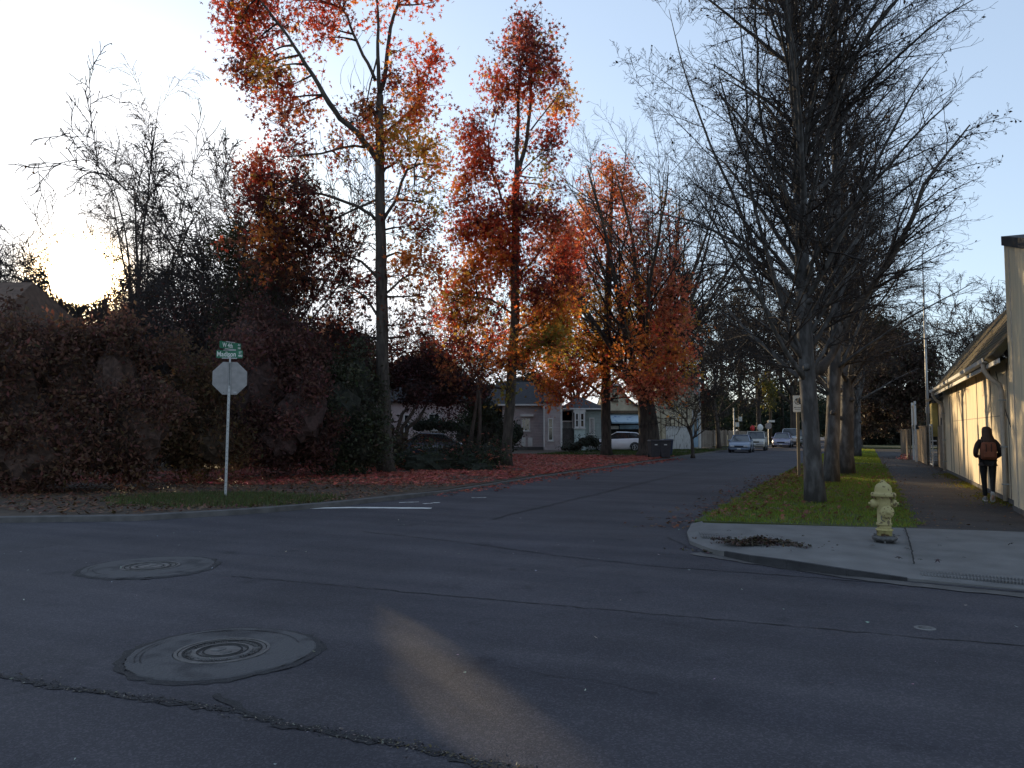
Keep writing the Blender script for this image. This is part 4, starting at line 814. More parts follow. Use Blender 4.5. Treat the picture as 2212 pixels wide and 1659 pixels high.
# ---- shrubs, hedges, evergreens
def ico_pts(n):
    i = np.arange(n) + .5; ph = np.arccos(1 - 2*i/n); th = np.pi*(1 + 5**.5)*i; return np.stack([np.cos(th)*np.sin(ph), np.sin(th)*np.sin(ph), np.cos(ph)], 1)
def foliage(name, label, blobs, Y0, col, size=.07, dens=110, cat='bush', group=None, seed=1, core=.70, mt='leafd', tpl=OVAL, twigs=0, base=None, litter=0, upright=0):
    r = np.random.default_rng(seed); s = Y0 / FPX
    b0 = base or (blobs[0][0],); p0 = at(blobs[0][0], 931, Y0); root = empty(name, (p0.x, p0.y, .08), 0, label, cat, group); ro = np.array(root.location)
    P_, C_ = [], []; cb_ = MB(); R_, F_ = np.array(RT), np.array(FW)
    cv, cf = None, None; import bmesh as _b; bm = _b.new(); _b.ops.create_icosphere(bm, subdivisions=3, radius=1); cv = np.array([v.co[:] for v in bm.verts]); cf = [tuple(v.index for v in f.verts) for f in bm.faces]; bm.free()
    def place(u, cen, rx, rz, ry):
        q = cen + u[:, :1]*R_*rx + u[:, 1:2]*F_*rz + u[:, 2:]*np.array([0,0,1.])*ry; return q
    for (px, py, rx, ry, *o) in blobs:
        dy = o[0] if o else 0; c = np.array(o[1] if len(o) > 1 and o[1] else col); cen = np.array(at(px, py, Y0 + dy)) - ro; rx *= s; ry *= s; rz = max(.5, min(rx, ry) * .9)
        area = (rx*ry + rx*rz + ry*rz) * 4.19; nc = max(4, int(area * 1.6 / (size / .07) ** 1.2)); per_ = max(6, int(dens / 1.1 / 1.6 * (size / .07) ** 1.2))
        u = nrm(r.normal(0, 1, (nc, 3))); lump = 1 + .12*np.sin(u @ np.array([5, 3, 4]) * 1.7 + px) + .10*np.sin(u @ np.array([-7, 6, 9]) + py)
        cc = place(u * (lump * r.uniform(.72, 1.08, nc))[:, None], cen, rx, rz, ry); n = nc * per_
        q = np.repeat(cc, per_, 0) + r.normal(0, 1, (n, 3)) * (.17 + size * 1.1); tint = np.repeat(r.uniform(.6, 1.4, nc), per_)[:, None]
        ok = (q[:, 2] > .02) & ~in_gap(q + ro); P_.append(q[ok]); C_.append((hsv_jit(c, n, r, .35, .1) * tint)[ok])
        lumpc = 1 + .12*np.sin(cv @ np.array([5, 3, 4]) * 1.7 + px) + .10*np.sin(cv @ np.array([-7, 6, 9]) + py)
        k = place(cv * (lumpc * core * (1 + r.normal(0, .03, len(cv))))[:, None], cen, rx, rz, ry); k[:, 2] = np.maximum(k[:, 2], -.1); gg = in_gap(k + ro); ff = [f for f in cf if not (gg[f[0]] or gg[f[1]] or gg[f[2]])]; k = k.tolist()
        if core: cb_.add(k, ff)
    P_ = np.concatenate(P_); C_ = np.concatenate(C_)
    if core: cb_.build('inner_twigs', mat('inner_' + name + str(seed), tuple(x * .42 + .012 for x in col), .95, .5, 9, 1.0, 12), root)  # solid core, leaf colour darkened to stand for shade inside the foliage
    leaves('foliage', P_, size, C_, M[mt], root, tpl, r=r)
    if twigs:
        i = r.choice(np.where(~in_gap(P_ + ro))[0], twigs); D = r.normal(0, .5, (twigs, 3)) + (0, 0, .9); a, b, dd_ = grow(P_[i], D, r.uniform(.3, 1.1, twigs) * Y0 / 22, np.full(twigs, .009), 5, .14, .3, .3, r)
        V, F = segs_to_mesh([to_segs(a, b)], 3); np_mesh('stems', V, F, M['twig'], root)
    if litter:
        i = r.choice(len(P_), litter); leaves('caught_leaves', P_[i] + (0, 0, .03), .085, hsv_jit((.30,.09,.06), litter, r, .4), M['litter'], root, STAR, tilt_rot(litter, .5, r), r)
    return root
BR, GR, PU, OL = (.135,.070,.048), (.045,.046,.026), (.12,.055,.045), (.125,.075,.04)
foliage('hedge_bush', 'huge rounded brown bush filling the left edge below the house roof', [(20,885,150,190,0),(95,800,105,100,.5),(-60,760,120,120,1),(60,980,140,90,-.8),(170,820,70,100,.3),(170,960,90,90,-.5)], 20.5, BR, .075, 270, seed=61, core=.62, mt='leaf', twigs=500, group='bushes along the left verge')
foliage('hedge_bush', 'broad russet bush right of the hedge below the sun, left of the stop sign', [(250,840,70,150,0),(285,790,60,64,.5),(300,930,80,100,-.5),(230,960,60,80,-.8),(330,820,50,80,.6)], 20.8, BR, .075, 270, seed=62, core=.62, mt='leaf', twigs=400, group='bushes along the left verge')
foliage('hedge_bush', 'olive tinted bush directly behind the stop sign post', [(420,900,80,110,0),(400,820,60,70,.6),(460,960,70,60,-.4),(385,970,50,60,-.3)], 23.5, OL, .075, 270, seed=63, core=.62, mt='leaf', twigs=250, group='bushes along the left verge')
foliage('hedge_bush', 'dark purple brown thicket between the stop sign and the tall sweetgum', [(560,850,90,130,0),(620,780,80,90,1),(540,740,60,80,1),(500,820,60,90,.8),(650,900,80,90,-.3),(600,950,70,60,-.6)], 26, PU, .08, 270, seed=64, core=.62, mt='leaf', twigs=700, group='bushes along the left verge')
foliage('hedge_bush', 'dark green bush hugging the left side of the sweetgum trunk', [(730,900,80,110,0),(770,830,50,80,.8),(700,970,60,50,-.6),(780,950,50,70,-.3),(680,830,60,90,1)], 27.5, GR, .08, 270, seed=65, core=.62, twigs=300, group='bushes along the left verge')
foliage('twiggy_thicket', 'loose leafless thicket standing above the dark bushes behind the street name signs', [(420,690,110,60,0),(330,650,80,50,0),(560,660,90,60,0),(680,690,90,60,0),(250,690,60,40,0),(760,740,60,60,0)], 30, (.075,.035,.028), .07, 26, seed=66, twigs=1100, core=0)
foliage('back_thicket', 'high dark purple thicket of ivy grown trees behind the stop sign bushes', [(470,780,70,90,0),(560,740,70,80,.5),(640,760,70,90,0),(720,780,60,80,.5),(780,800,40,60,0),(850,820,50,40,3),(600,860,190,60,0)], 41, (.065,.032,.026), .13, 120, seed=79, core=.5, twigs=900, group='thickets behind the bushes')
foliage('sun_block_hedge', 'added low dark hedge row keeping low sun off the ground behind the left bushes', [(-60+95*i, 965, 70, 52, .4*math.sin(i)) for i in range(10)], 33, (.05,.035,.022), .11, 120, 'hedge', seed=80, core=.75, group='thickets behind the bushes')  # hedge row added to stop sun reaching the ground behind the bushes
foliage('dark_evergreen', 'dark evergreen with drooping tips left of the sweetgum crown', [(560,620,60,60,0),(520,560,44,50,0),(600,580,50,50,0),(490,520,34,26,0),(540,680,80,60,0)], 33, (.05,.045,.02), .13, 150, 'tree', seed=67, core=0, tpl=SLIM, twigs=200)
foliage('low_bush', 'low dark spreading evergreen bush strewn with fallen leaves between the two sweetgum trunks', [(930,1000,75,34,0),(1000,1000,80,36,.4),(1050,985,50,34,.8),(880,992,40,28,.6),(1000,978,46,22,1),(1040,1015,40,22,-.3)], 30.5, (.030,.038,.018), .06, 190, seed=68, twigs=250, litter=420, group='bushes between the trunks')
foliage('clipped_hedge', 'flat topped clipped dark hedge behind the dark sedan', [(905,920,18,16,0),(925,918,20,17,0),(950,918,20,17,0),(975,920,20,17,0),(998,924,16,16,0)], 47, (.022,.032,.014), .08, 90, 'hedge', seed=69)
mt_ = foliage('small_plum_tree', 'small dark purple tree with several thin leaning stems behind the dark sedan', [(900,840,60,44,0),(960,860,56,40,.5),(880,790,60,50,1),(1000,830,50,50,1),(950,780,60,50,1)], 41, (.055,.022,.022), .10, 110, 'tree', seed=70, core=.45, twigs=300)
sm = MB(); o_ = np.array(mt_.location)
for pth in ([(862,990),(858,930),(868,895),(880,880)], [(864,990),(868,925),(885,900),(902,870)], [(868,990),(880,925),(905,905),(925,868)], [(1012,985),(1020,930),(1028,880),(1032,840)], [(1032,985),(1036,930),(1036,860),(1030,820)]):
    MB().tube([np.array(at(x, y, 41)) - o_ for x, y in pth], [.13, .11, .09, .05], 7).build('stem', M['bark'], mt_)
foliage('round_shrub', 'small round dark shrub against the grey house wall', [(1118,934,17,24,0),(1110,945,16,20,0)], 52, (.022,.034,.016), .07, 90, seed=71, group='shrubs by the houses')
foliage('round_shrub', 'grey green shrub below the bay window of the second house', [(1262,955,20,14,0),(1245,962,18,10,0),(1285,955,14,14,.5),(1275,946,12,9,0)], 54, (.035,.045,.028), .07, 70, seed=72, group='shrubs by the houses')
foliage('round_shrub', 'small leafy shrub below the grey house corner, left of the orange sweetgum trunk', [(1238,968,24,8,0),(1220,968,12,7,0)], 55, (.045,.055,.035), .06, 70, seed=73, group='shrubs by the houses')

foliage('dark_shrub', 'dark laurel bush filling the gap between the pale cottage and the grey house', [(1045,925,44,50,0),(1010,940,40,34,0),(1080,940,26,34,0),(1040,880,30,34,0)], 50, (.028,.032,.016), .11, 150, seed=77, core=.6, group='shrubs by the houses')
foliage('end_hedge', 'low dark hedge closing the far end of the sidewalk', [(1840+26*i, 944, 22, 28, 0) for i in range(9)], 86, (.026,.024,.014), .16, 120, 'hedge', seed=78, core=.7)
# conifers
def conifer(name, label, px, Y, H, w, seed, col=(.018,.030,.018), n=42, group='evergreens at the end of the street', trunkz=.1):
    r = np.random.default_rng(seed); root = empty(name, xy(px, Y), 0, label, 'tree', group)
    MB().tube([(0,0,-.2),(0,0,H*.5),(0,0,H)], [H*.014, H*.009, .03], 7).build('trunk', M['bark'], root); P_ = []; sg = []
    for k in range(n):
        f = trunkz + (1 - trunkz) * (k + r.random()) / n; z = H * f; L_ = w * (1 - f) ** .8 * r.uniform(.6, 1.15) + .3
        for j in range(4):
            a = r.uniform(0, 6.28); m_ = int(10 + 26 * L_ / w); t = r.random(m_) ** .6; d = np.stack([np.cos(a)*t*L_, np.sin(a)*t*L_, z + .12*L_*t - .38*L_*t*t], 1); P_.append(d + r.normal(0, .16, (m_, 3)) * (1, 1, .9) * (H / 18))
    P_ = np.concatenate(P_); leaves('crown', P_, .22 * H / 18, hsv_jit(col, len(P_), r, .4, .1), M['leafd'], root, SLIM, r=r); return root
c1 = conifer('dark_fir', 'dark fir at the end of the street left of the junction', 1560, 112, 20, 5, 81)
CF = [(1600,118,24,'dark fir behind the far stop sign, slightly left of it'),(1636,125,19,'short broad dark fir right behind the far stop sign'),(1690,120,22,'dark fir above the white pickup truck'),(1735,130,21,'dark fir behind the no parking sign'),(1520,105,19,'dark fir beside the tan house corner'),
      (1790,140,20,'dark fir hidden behind the street tree trunks'),(1480,118,26,'tall fir showing behind the tan house roof'),(2022,84,11,'small dark fir right of the metal pole'),(2095,90,8,'little dark fir just above the shed roof'),(1760,112,15,'low fir behind the last parked car')]
for i, (px, Y, H, lab) in enumerate(CF):
    o = copy_tree(c1); f = H / 20; o.location = xy(px, Y); o.scale = (f*1.15, f*1.15, f); o.rotation_euler[2] = i * .9; tag(o, lab)
far = foliage('far_woods', None, [(1480+46*i, 900 + 14*math.sin(i*2.1), 44, 34 + 10*math.sin(i*1.7), 3*math.sin(i)) for i in range(14)], 135, (.028,.030,.018), .40, 60, 'woods', seed=91)
far['kind'] = 'stuff'; far['label'] = 'dark far woods closing the view behind the junction'
lw = foliage('left_woods', None, [(-150+75*i, (845 if i < 7 else 826 if i < 13 else 872) + 16*math.sin(i*1.3), 60, (95 if i < 7 else 106 if i < 13 else 62) + 14*math.sin(i*1.9), 2*math.sin(i)) for i in range(18)], 88, (.035,.030,.020), .32, 60, 'woods', seed=92)
lw['kind'] = 'stuff'; lw['label'] = 'dull far thicket behind the houses on the left'
foliage('beech_hedge_tree', 'dull brown leaved tree overhanging the sidewalk behind the street tree row', [(1930,800,60,70,0),(1975,850,40,60,0),(1900,860,60,60,1),(1940,900,60,34,2),(1965,770,40,40,1),(1880,920,40,24,3),(1990,790,30,40,0)], 62, (.062,.042,.030), .15, 70, 'tree', seed=74, core=.4, twigs=500)
foliage('dark_holly', 'dark green tree at the end of the sidewalk left of the brown leaved tree', [(1885,780,50,60,0),(1870,860,40,60,0),(1900,730,50,40,0)], 75, (.028,.034,.016), .2, 90, 'tree', seed=75, core=.6, twigs=200)
foliage('yellow_bush', 'yellow green bush left of the no parking sign', [(1665,845,12,26,0),(1668,870,14,24,0),(1655,825,9,14,0)], 88, (.16,.14,.03), .18, 22, seed=76, mt='leaf', core=.6, group='shrubs by the houses')  # leaves coloured yellower and brighter than the other shrubs

# ---- fallen leaves, grass
def scatter_in(poly_fn, n, x0, x1, y0, y1, r=rng):
    o = []
    while sum(len(a) for a in o) < n:
        p = np.stack([r.uniform(x0, x1, n*2), r.uniform(y0, y1, n*2)], 1); o.append(p[poly_fn(p)])
    return np.concatenate(o)[:n]
LkA = np.array([(p.x, p.y) for p in Lk]); from_x = LkA[:, 0]
def kerb_y(x):                                          # y of the left verge kerb at x (curve part)
    i = np.argsort(LkA[:11, 0]); return np.interp(x, LkA[:11, 0][i], LkA[:11, 1][i])
def on_left(p): return (p[:, 0] < -10.5) & (p[:, 1] > kerb_y(p[:, 0]) + .05)
def hnoise(p, s): return np.sin(p[:, 0]*s + 1.3*np.sin(p[:, 1]*s*.7)) * np.sin(p[:, 1]*s*1.1 + 1.7*np.sin(p[:, 0]*s*.5))
def litter_obj(name, P, z, size, col, label, tilt=.35, tpl=STAR, m='litter', v=.4):
    n = len(P); zz = z + np.abs(rng.normal(0, .018, n)); Q = np.c_[P, zz]; o = leaves(name, Q, size, hsv_jit(col, n, rng, v, .15), M[m], None, tpl, tilt_rot(n, tilt)); return tag(o, label, kind='stuff')
p = scatter_in(lambda p: on_left(p) & (p[:, 1] > 18.5 + .35*(p[:, 0] + 12)) & (rng.random(len(p)) < .55 + .45*hnoise(p, 1.1)), 30000, -24, -10.5, 15, 47)
litter_obj('fallen_leaves', p, .115, .085, (.36,.095,.07), 'carpet of fallen red leaves under the sweetgums')
p = scatter_in(lambda p: on_left(p), 9000, -24, -10.6, 9.5, 20)
litter_obj('brown_leaf_litter', p, .115, .06, (.12,.06,.035), 'brown leaf litter near the left corner', tpl=OVAL)
p = scatter_in(lambda p: (p[:, 0] > -10.5 + .0) & (rng.random(len(p)) < np.exp(-(p[:, 0] + 10.5) / .28)), 1500, -10.5, -8.8, 17, 45)
litter_obj('gutter_leaves', p, .012, .08, (.33,.09,.065), 'fallen leaves gathered along the left gutter')
p = scatter_in(lambda p: (rng.random(len(p)) < .15 + .85*np.exp(-(p[:, 0] + 2.5) / .8)), 2000, -2.6, .75, 13.8, 38)
litter_obj('verge_leaves', p, .155, .055, (.17,.075,.04), 'brown leaves scattered in the right verge grass', .6)
p = scatter_in(lambda p: (rng.random(len(p)) < np.exp(-np.minimum(np.abs(p[:, 0] - .75), np.abs(2.7 - p[:, 0])) / .22) + .05), 2200, .7, 2.75, 14, 50)
litter_obj('sidewalk_leaves', p, .118, .035, (.13,.07,.035), 'small brown leaves along the sidewalk edges', .3, OVAL)
p = scatter_in(lambda p: np.ones(len(p), bool), 260, -16, 9, 1.5, 14)
litter_obj('road_grit', p, .008, .016, (.30,.29,.27), 'pale grit and small leaf scraps on the asphalt', .4, OVAL)
p = scatter_in(lambda p: (rng.random(len(p)) < np.exp(-np.abs(p[:, 0] + 2.9) / .35)), 700, -4.2, -2.6, 13, 30)
ck = gx([(-60,1450),(150,1488),(300,1508),(460,1530),(640,1572),(760,1592),(880,1612),(1000,1640),(1150,1672)]); t = rng.uniform(0, 7.99, 1100) ** 1.0; i_ = t.astype(int); A_ = np.array([list(v_)[:2] for v_ in ck])
Q = A_[i_] + (A_[i_+1] - A_[i_]) * (t - i_)[:, None] + rng.normal(0, .03, (1100, 2)) * (.4 + np.abs(np.sin(t*2.3)))[:, None]; cc_ = np.where(rng.random((1100, 1)) < .8, hsv_jit((.028,.027,.03), 1100), hsv_jit((.16,.145,.12), 1100)); cc_[(t > 5.6) & (rng.random(1100) < .3)] = (.10,.08,.035)
tag(leaves('crack_grit', np.c_[Q, .006 + np.abs(rng.normal(0, .003, 1100))], .011, cc_, M['litter'], None, OVAL, tilt_rot(1100, .5)), 'loose grit and moss along the near road crack', kind='stuff')
litter_obj('kerb_leaves', p, .012, .05, (.14,.07,.045), 'small leaves in the gutter beside the right verge', .4)
pv = gp(1650,1180,.1); dd_ = gp(1760,1192,.1) - gp(1560,1180,.1)
k = 2400; e1 = Vector((dd_.x, dd_.y)).normalized(); sel = rng.random(k) < .62
t = np.where(sel, rng.normal(0, .26, k), rng.normal(-.05, .30, k)); w = np.where(sel, rng.normal(.02, .10, k) + .10*np.sin(t*7), rng.normal(-.30, .07, k)); pv = gp(1640,1176,.1)
Q = np.array([pv.x, pv.y])[None] + np.outer(t, [e1.x, e1.y]) + np.outer(w, [-e1.y, e1.x]); Q = np.where(sel[:, None] & (rng.random((k, 1)) < .12), Q + rng.normal(0, .18, (k, 2)), Q)
zz = np.where(sel, .118 + .10*np.exp(-(t/.16)**2 - (w/.10)**2) * rng.random(k) + .01, .012 + .05*np.exp(-(t/.25)**2)*rng.random(k))
o = leaves('leaf_debris', np.c_[Q, zz], .033, hsv_jit((.055,.038,.026), k, rng, .6, .2), M['litter'], None, OVAL, tilt_rot(k, .7)); tag(o, 'dark wet leaf debris heaped on the corner kerb', kind='stuff')
q = gp(1972,992,.12); k = 260; o = leaves('petal_pile', np.c_[q.x + rng.normal(0, .28, k), q.y + rng.normal(0, .6, k), .13 + np.abs(rng.normal(0, .08, k))], .09, hsv_jit((.42,.16,.15), k), M['litter'], None, OVAL); tag(o, 'pinkish leaf pile at the foot of the brown fence', kind='stuff')
p = scatter_in(lambda p: (p[:, 0] < .7 + (p[:, 1] < 14.3) * 9), 60, -2.3, 4.5, 10.2, 14.0); litter_obj('pavement_leaves', p, .10, .038, (.05,.035,.03), 'curled dark leaves on the corner pavement', .4)

TRI = (np.array([(-.5, 0, 0), (.5, 0, 0), (.15, .25, 1.)]), np.array([(0, 1, 2)]))
def grass(name, P, z, h, wd, col, label):
    n = len(P); tv, tf = TRI; a = rng.uniform(0, 6.28, n); hh = h * rng.uniform(.5, 1.4, n); wv = wd * rng.uniform(.7, 1.3, n)
    V = np.empty((n, 3, 3)); lean = rng.normal(0, .35, (n, 2)) * hh[:, None]
    for i, (x, y, zz) in enumerate(tv):
        V[:, i, 0] = P[:, 0] + np.cos(a)*x*wv + lean[:, 0]*zz; V[:, i, 1] = P[:, 1] + np.sin(a)*x*wv + lean[:, 1]*zz; V[:, i, 2] = z + zz*hh
    C = np.repeat(hsv_jit(col, n, rng, .35, .15), 3, 0); o = np_mesh(name, V.reshape(-1, 3), np.arange(n*3).reshape(n, 3), M['grass'], None, C); return tag(o, label, kind='stuff')
gy = lambda p: p[:, 1] > gA.y + .12 + (gB.y - gA.y) * (p[:, 0] + 2.56) / 3.28
p = scatter_in(lambda p: gy(p) & (rng.random(len(p)) < .45 + .75*hnoise(p, 1.9)**2 + .3*hnoise(p, 5)) & (np.abs(p[:, 0] + .95) < 1.70 + .07*np.sin(p[:, 1]*4) + .05*np.sin(p[:, 1]*11)), 75000, -2.80, .90, 13.2, 39.1); p[:, 1] = np.where(p[:, 1] > 22, p[:, 1], p[:, 1])
grass('verge_grass', p, .118, .055, .014, (.16,.205,.032), 'short green grass of the right verge around the street trees')
p = np.concatenate([scatter_in(lambda p: np.ones(len(p), bool), 14000, -2.55, .72, 40.7, 58.4), scatter_in(lambda p: np.ones(len(p), bool), 6000, -2.55, .72, 60.1, 70.9)]); grass('far_verge_grass', p, .118, .06, .03, (.22,.25,.03), 'grass of the verge past the first cross path')
def lg(p):
    x, y = proj(np.c_[p, np.full(len(p), .1)]); d = ((x - 470) / 240) ** 2 + ((y - 1081 + .012*(x - 470)) / 15) ** 2; return on_left(p) & (rng.random(len(p)) < 1.25 - d + .25*hnoise(p, 2.3))
p = scatter_in(lg, 9000, -19, -10.6, 9, 18); grass('corner_grass', p, .10, .10, .02, (.085,.10,.035), 'green grass tuft strip around the stop sign post')
p = scatter_in(lambda p: (rng.random(len(p)) < .5 + .5*hnoise(p, .6)), 16000, -20, -10.6, 46, 69); grass('yard_grass', p, .10, .09, .05, (.055,.075,.02), 'thin lawn around the bins and the big bare tree')
p = scatter_in(lambda p: (rng.random(len(p)) < np.exp(-(2.75 - p[:, 0]) / .14) * (.5 + .5*np.sin(p[:, 1]*1.3))), 2500, 1.9, 2.76, 17.9, 33); grass('wall_moss', p, .112, .03, .03, (.16,.15,.02), 'mossy weeds at the foot of the cream wall')
def carve(o):
    """the strip of low sun on the road: remove what grows across its path"""
    bpy.context.view_layer.update(); me = o.data; n = len(me.vertices); V = np.empty(n*3, np.float32); me.vertices.foreach_get('co', V); V = V.reshape(-1, 3)
    Mw = np.array(o.matrix_world); W = V @ Mw[:3, :3].T + Mw[:3, 3]; k = len(me.polygons[0].vertices); F = np.empty(len(me.polygons)*k, np.int32); me.polygons.foreach_get('vertices', F); F = F.reshape(-1, k)
    g = in_gap(W, o.parent.get('group') == 'bare trees beyond the left bushes'); keep = ~g[F].any(1)
    if keep.all(): return
    C = None
    if 'tint' in me.color_attributes: C = np.empty(n*4, np.float32); me.color_attributes['tint'].data.foreach_get('color', C); C = C.reshape(-1, 4)[:, :3]
    t = np_mesh('t', V, F[keep], list(me.materials), None, C, smooth=C is None); nm = t.data; bpy.data.objects.remove(t); nm.name = me.name; o.data = nm
for o in list(bpy.data.objects):
    if o.type == 'MESH' and o.parent and o.name.split('.')[0] in ('crown', 'stems', 'buds', 'foliage') and (o.parent.get('group') in ('bare trees beyond the left bushes', 'bushes along the left verge', 'thickets behind the bushes') or o.parent.name.split('.')[0] in ('bare_birch', 'twiggy_thicket')): carve(o)

# ------------------------------------------------------------------ houses across the street
M['side_mauve'] = siding_mat('lap_siding_mauve', (.42, .365, .365)); M['side_teal'] = siding_mat('lap_siding_teal', (.29, .335, .32)); M['tealpanel'] = mat('teal_panel', (.42, .50, .48), .7, .15, 4)
M['stucco'] = mat('tan_stucco', (.46, .40, .29), .85, .18, 2.5, .3, 20); M['pale'] = mat('pale_stucco', (.46, .38, .38), .85, .15, 2.5, .3, 20)
M['bluepaint'] = mat('blue_paint', (.22, .32, .40), .6, .2, 3); M['brownwood'] = mat('brown_wood', (.10, .07, .045), .85, .3, 5)
M['awn'] = mat('awning_fabric', (.36, .46, .52), .7, .2, 2.2, c2=(.12, .18, .32), thr=(.58, .66)); M['wfence'] = mat('peeling_white_boards', (.50, .50, .48), .8, .2, 3, .4, 20, stretch=(6, 1, .5), c2=(.12, .11, .10), thr=(.56, .64))
class Front:
    """a facade frame: local x runs to the right, y away from the street corner, px/py read off the view at depth Y"""
    def __init__(s, name, label, px, Y, cat='house', group=None, z0=.1):
        p = at(px, 931, Y); s.Y = Y; s.px = px; s.z0 = z0; s.o = empty(name, (p.x, p.y, z0), R(YAW), label, cat, group)
    def X(s, px): return (px - s.px) * s.Y / FPX
    def Z(s, py): return at(1106, py, s.Y).z - s.z0
    def box(s, m, x0, x1, yt, yb, d0, d1, b=None):
        (b or m).box(s.X(x0), s.X(x1), d0, d1, (s.Z(yb) if yb is not None else -.15), s.Z(yt)); return m
    def window(s, x0, x1, yt, yb, d, bars=((.5,),()), fm='trim', w=.08, par=None):
        X0, X1, Z0, Z1 = s.X(x0), s.X(x1), s.Z(yb), s.Z(yt); f = MB()
        f.box(X0, X0+w, d-.06, d+.04, Z0, Z1).box(X1-w, X1, d-.06, d+.04, Z0, Z1).box(X0+w, X1-w, d-.06, d+.04, Z1-w, Z1).box(X0+w, X1-w, d-.06, d+.04, Z0, Z0+w)
        for q in bars[0]: z = Z0 + (Z1-Z0)*q; f.box(X0+w, X1-w, d-.045, d+.03, z-.03, z+.03)
        for q in bars[1]: x = X0 + (X1-X0)*q; f.box(x-.025, x+.025, d-.04, d+.03, Z0+w, Z1-w)
        o = f.build('window', M[fm], par or s.o); MB().box(X0+w, X1-w, d-.02, d+.0, Z0+w, Z1-w).build('pane', M['glass'], o)
        MB().box(X0-.06, X1+.06, d-.12, d-.001, Z0-.07, Z0-.002).build('sill', M[fm], o); return o
    def part(s, name, m, *boxes, par=None, bevel=0):
        b = MB()
        for q in boxes: s.box(b, *q)
        return b.build(name, M[m], par or s.o, bevel=bevel)
def roof_prism(m, x0, x1, y0, y1, z0, z1, hx=0.0, ov=.35):
    """ridge along x with hip inset hx"""
    x0 -= ov; x1 += ov; y0 -= ov; y1 += ov; ym = (y0+y1)/2; h = max(hx, 0.001)
    m.add([(x0,y0,z0),(x1,y0,z0),(x1,y1,z0),(x0,y1,z0),(x0+h,ym,z1),(x1-h,ym,z1),(x0,y0,z0-.12),(x1,y0,z0-.12),(x1,y1,z0-.12),(x0,y1,z0-.12)],
          [(0,1,5,4),(2,3,4,5),(1,2,5),(3,0,4),(9,8,7,6),(0,6,7,1),(1,7,8,2),(2,8,9,3),(3,9,6,0)]); return m

h = Front('grey_house', 'mauve grey clapboard house with a tall narrow window and dark roof, behind the second sweetgum', 1150, 62)
h.part('wall', 'side_mauve', (1175, 1213.5, 864, None, 0, 6)); h.part('recessed_wall', 'side_mauve', (1085, 1174.9, 874, None, 1.2, 6))
h.window(1183.5, 1195, 903, 952, -.01, ((.58,), ())); h.window(1127, 1146, 903, 931, 1.19, ((), (.35,)))
h.part('awning', 'trim', (1124, 1153, 894, 899, .9, 1.19)); h.part('vent_panel', 'trim', (1127, 1136, 946, 965, 1.12, 1.19)); h.part('vent_panel', 'trim', (1141, 1151, 946, 965, 1.12, 1.19))
h.part('foundation', 'kerb', (1084, 1174, 966, None, 1.1, 1.19)); h.part('corner_trim', 'trim', (1210.5, 1214.5, 864, 966, -.03, -.001)); h.part('corner_trim', 'trim', (1174, 1176.5, 868, 966, -.03, -.001))
rf = MB(); roof_prism(rf, h.X(1050), h.X(1176), 1.2, 9, h.Z(873), h.Z(816), 1.2); rf.build('roof', M['darkroof'], h.o)
rf = MB(); roof_prism(rf, h.X(1176), h.X(1214), 0, 5.9, h.Z(866), h.Z(826), .6, .2); rf.build('roof', M['darkroof'], h.o)
h.part('gutter', 'trim', (1075, 1174, 872, 875.5, .72, .84))

h = Front('pale_cottage', 'pale pinkish cottage partly hidden behind the plum tree and dark sedan', 900, 58)
h.part('wall', 'pale', (800, 1005, 868, None, 0, 7)); h.window(872, 884, 895, 935, -.01); h.window(925, 950, 893, 930, -.01, ((), (.5,))); h.window(818, 830, 895, 935, -.01)
rf = MB(); roof_prism(rf, h.X(800), h.X(1005), 0, 7, h.Z(866), h.Z(796), 2.2); rf.build('roof', M['darkroof'], h.o); h.part('corner_trim', 'trim', (1003, 1006, 868, 968, -.03, -.001))

h = Front('bay_window_house', 'grey green house with a white framed bay window and a railed porch', 1255, 63)
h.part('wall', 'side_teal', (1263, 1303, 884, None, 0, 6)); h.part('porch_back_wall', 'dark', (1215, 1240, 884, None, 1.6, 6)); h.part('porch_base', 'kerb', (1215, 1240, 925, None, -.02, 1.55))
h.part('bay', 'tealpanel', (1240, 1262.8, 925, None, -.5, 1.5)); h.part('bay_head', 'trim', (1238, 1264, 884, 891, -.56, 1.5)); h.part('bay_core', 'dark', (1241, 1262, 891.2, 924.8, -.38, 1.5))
h.window(1240, 1250.5, 891, 924.5, -.5, ((.5,), ()), w=.12); h.window(1251, 1262.5, 891, 924.5, -.5, ((.5,), ()), w=.12); h.window(1273, 1284, 902, 938, -.01, ((), (.35, .65)))
h.part('porch_post', 'trim', (1236, 1239, 884, 925, -.02, .14)); h.part('porch_beam', 'trim', (1214, 1238, 884, 888, -.04, .15))
rl = MB()
for k in range(9): rl.box(h.X(1215 + 2.6*k), h.X(1215.7 + 2.6*k), 0, .05, h.Z(924.9), h.Z(911))
rl.box(h.X(1214), h.X(1239), -.01, .06, h.Z(911), h.Z(909)); rl.build('railing', M['trim'], h.o)
rf = MB(); roof_prism(rf, h.X(1215), h.X(1302), -.1, 6, h.Z(883), h.Z(853), 2.0); rf.build('roof', M['darkroof'], h.o); h.part('gutter', 'trim', (1213, 1304, 882, 885, -.62, -.5))

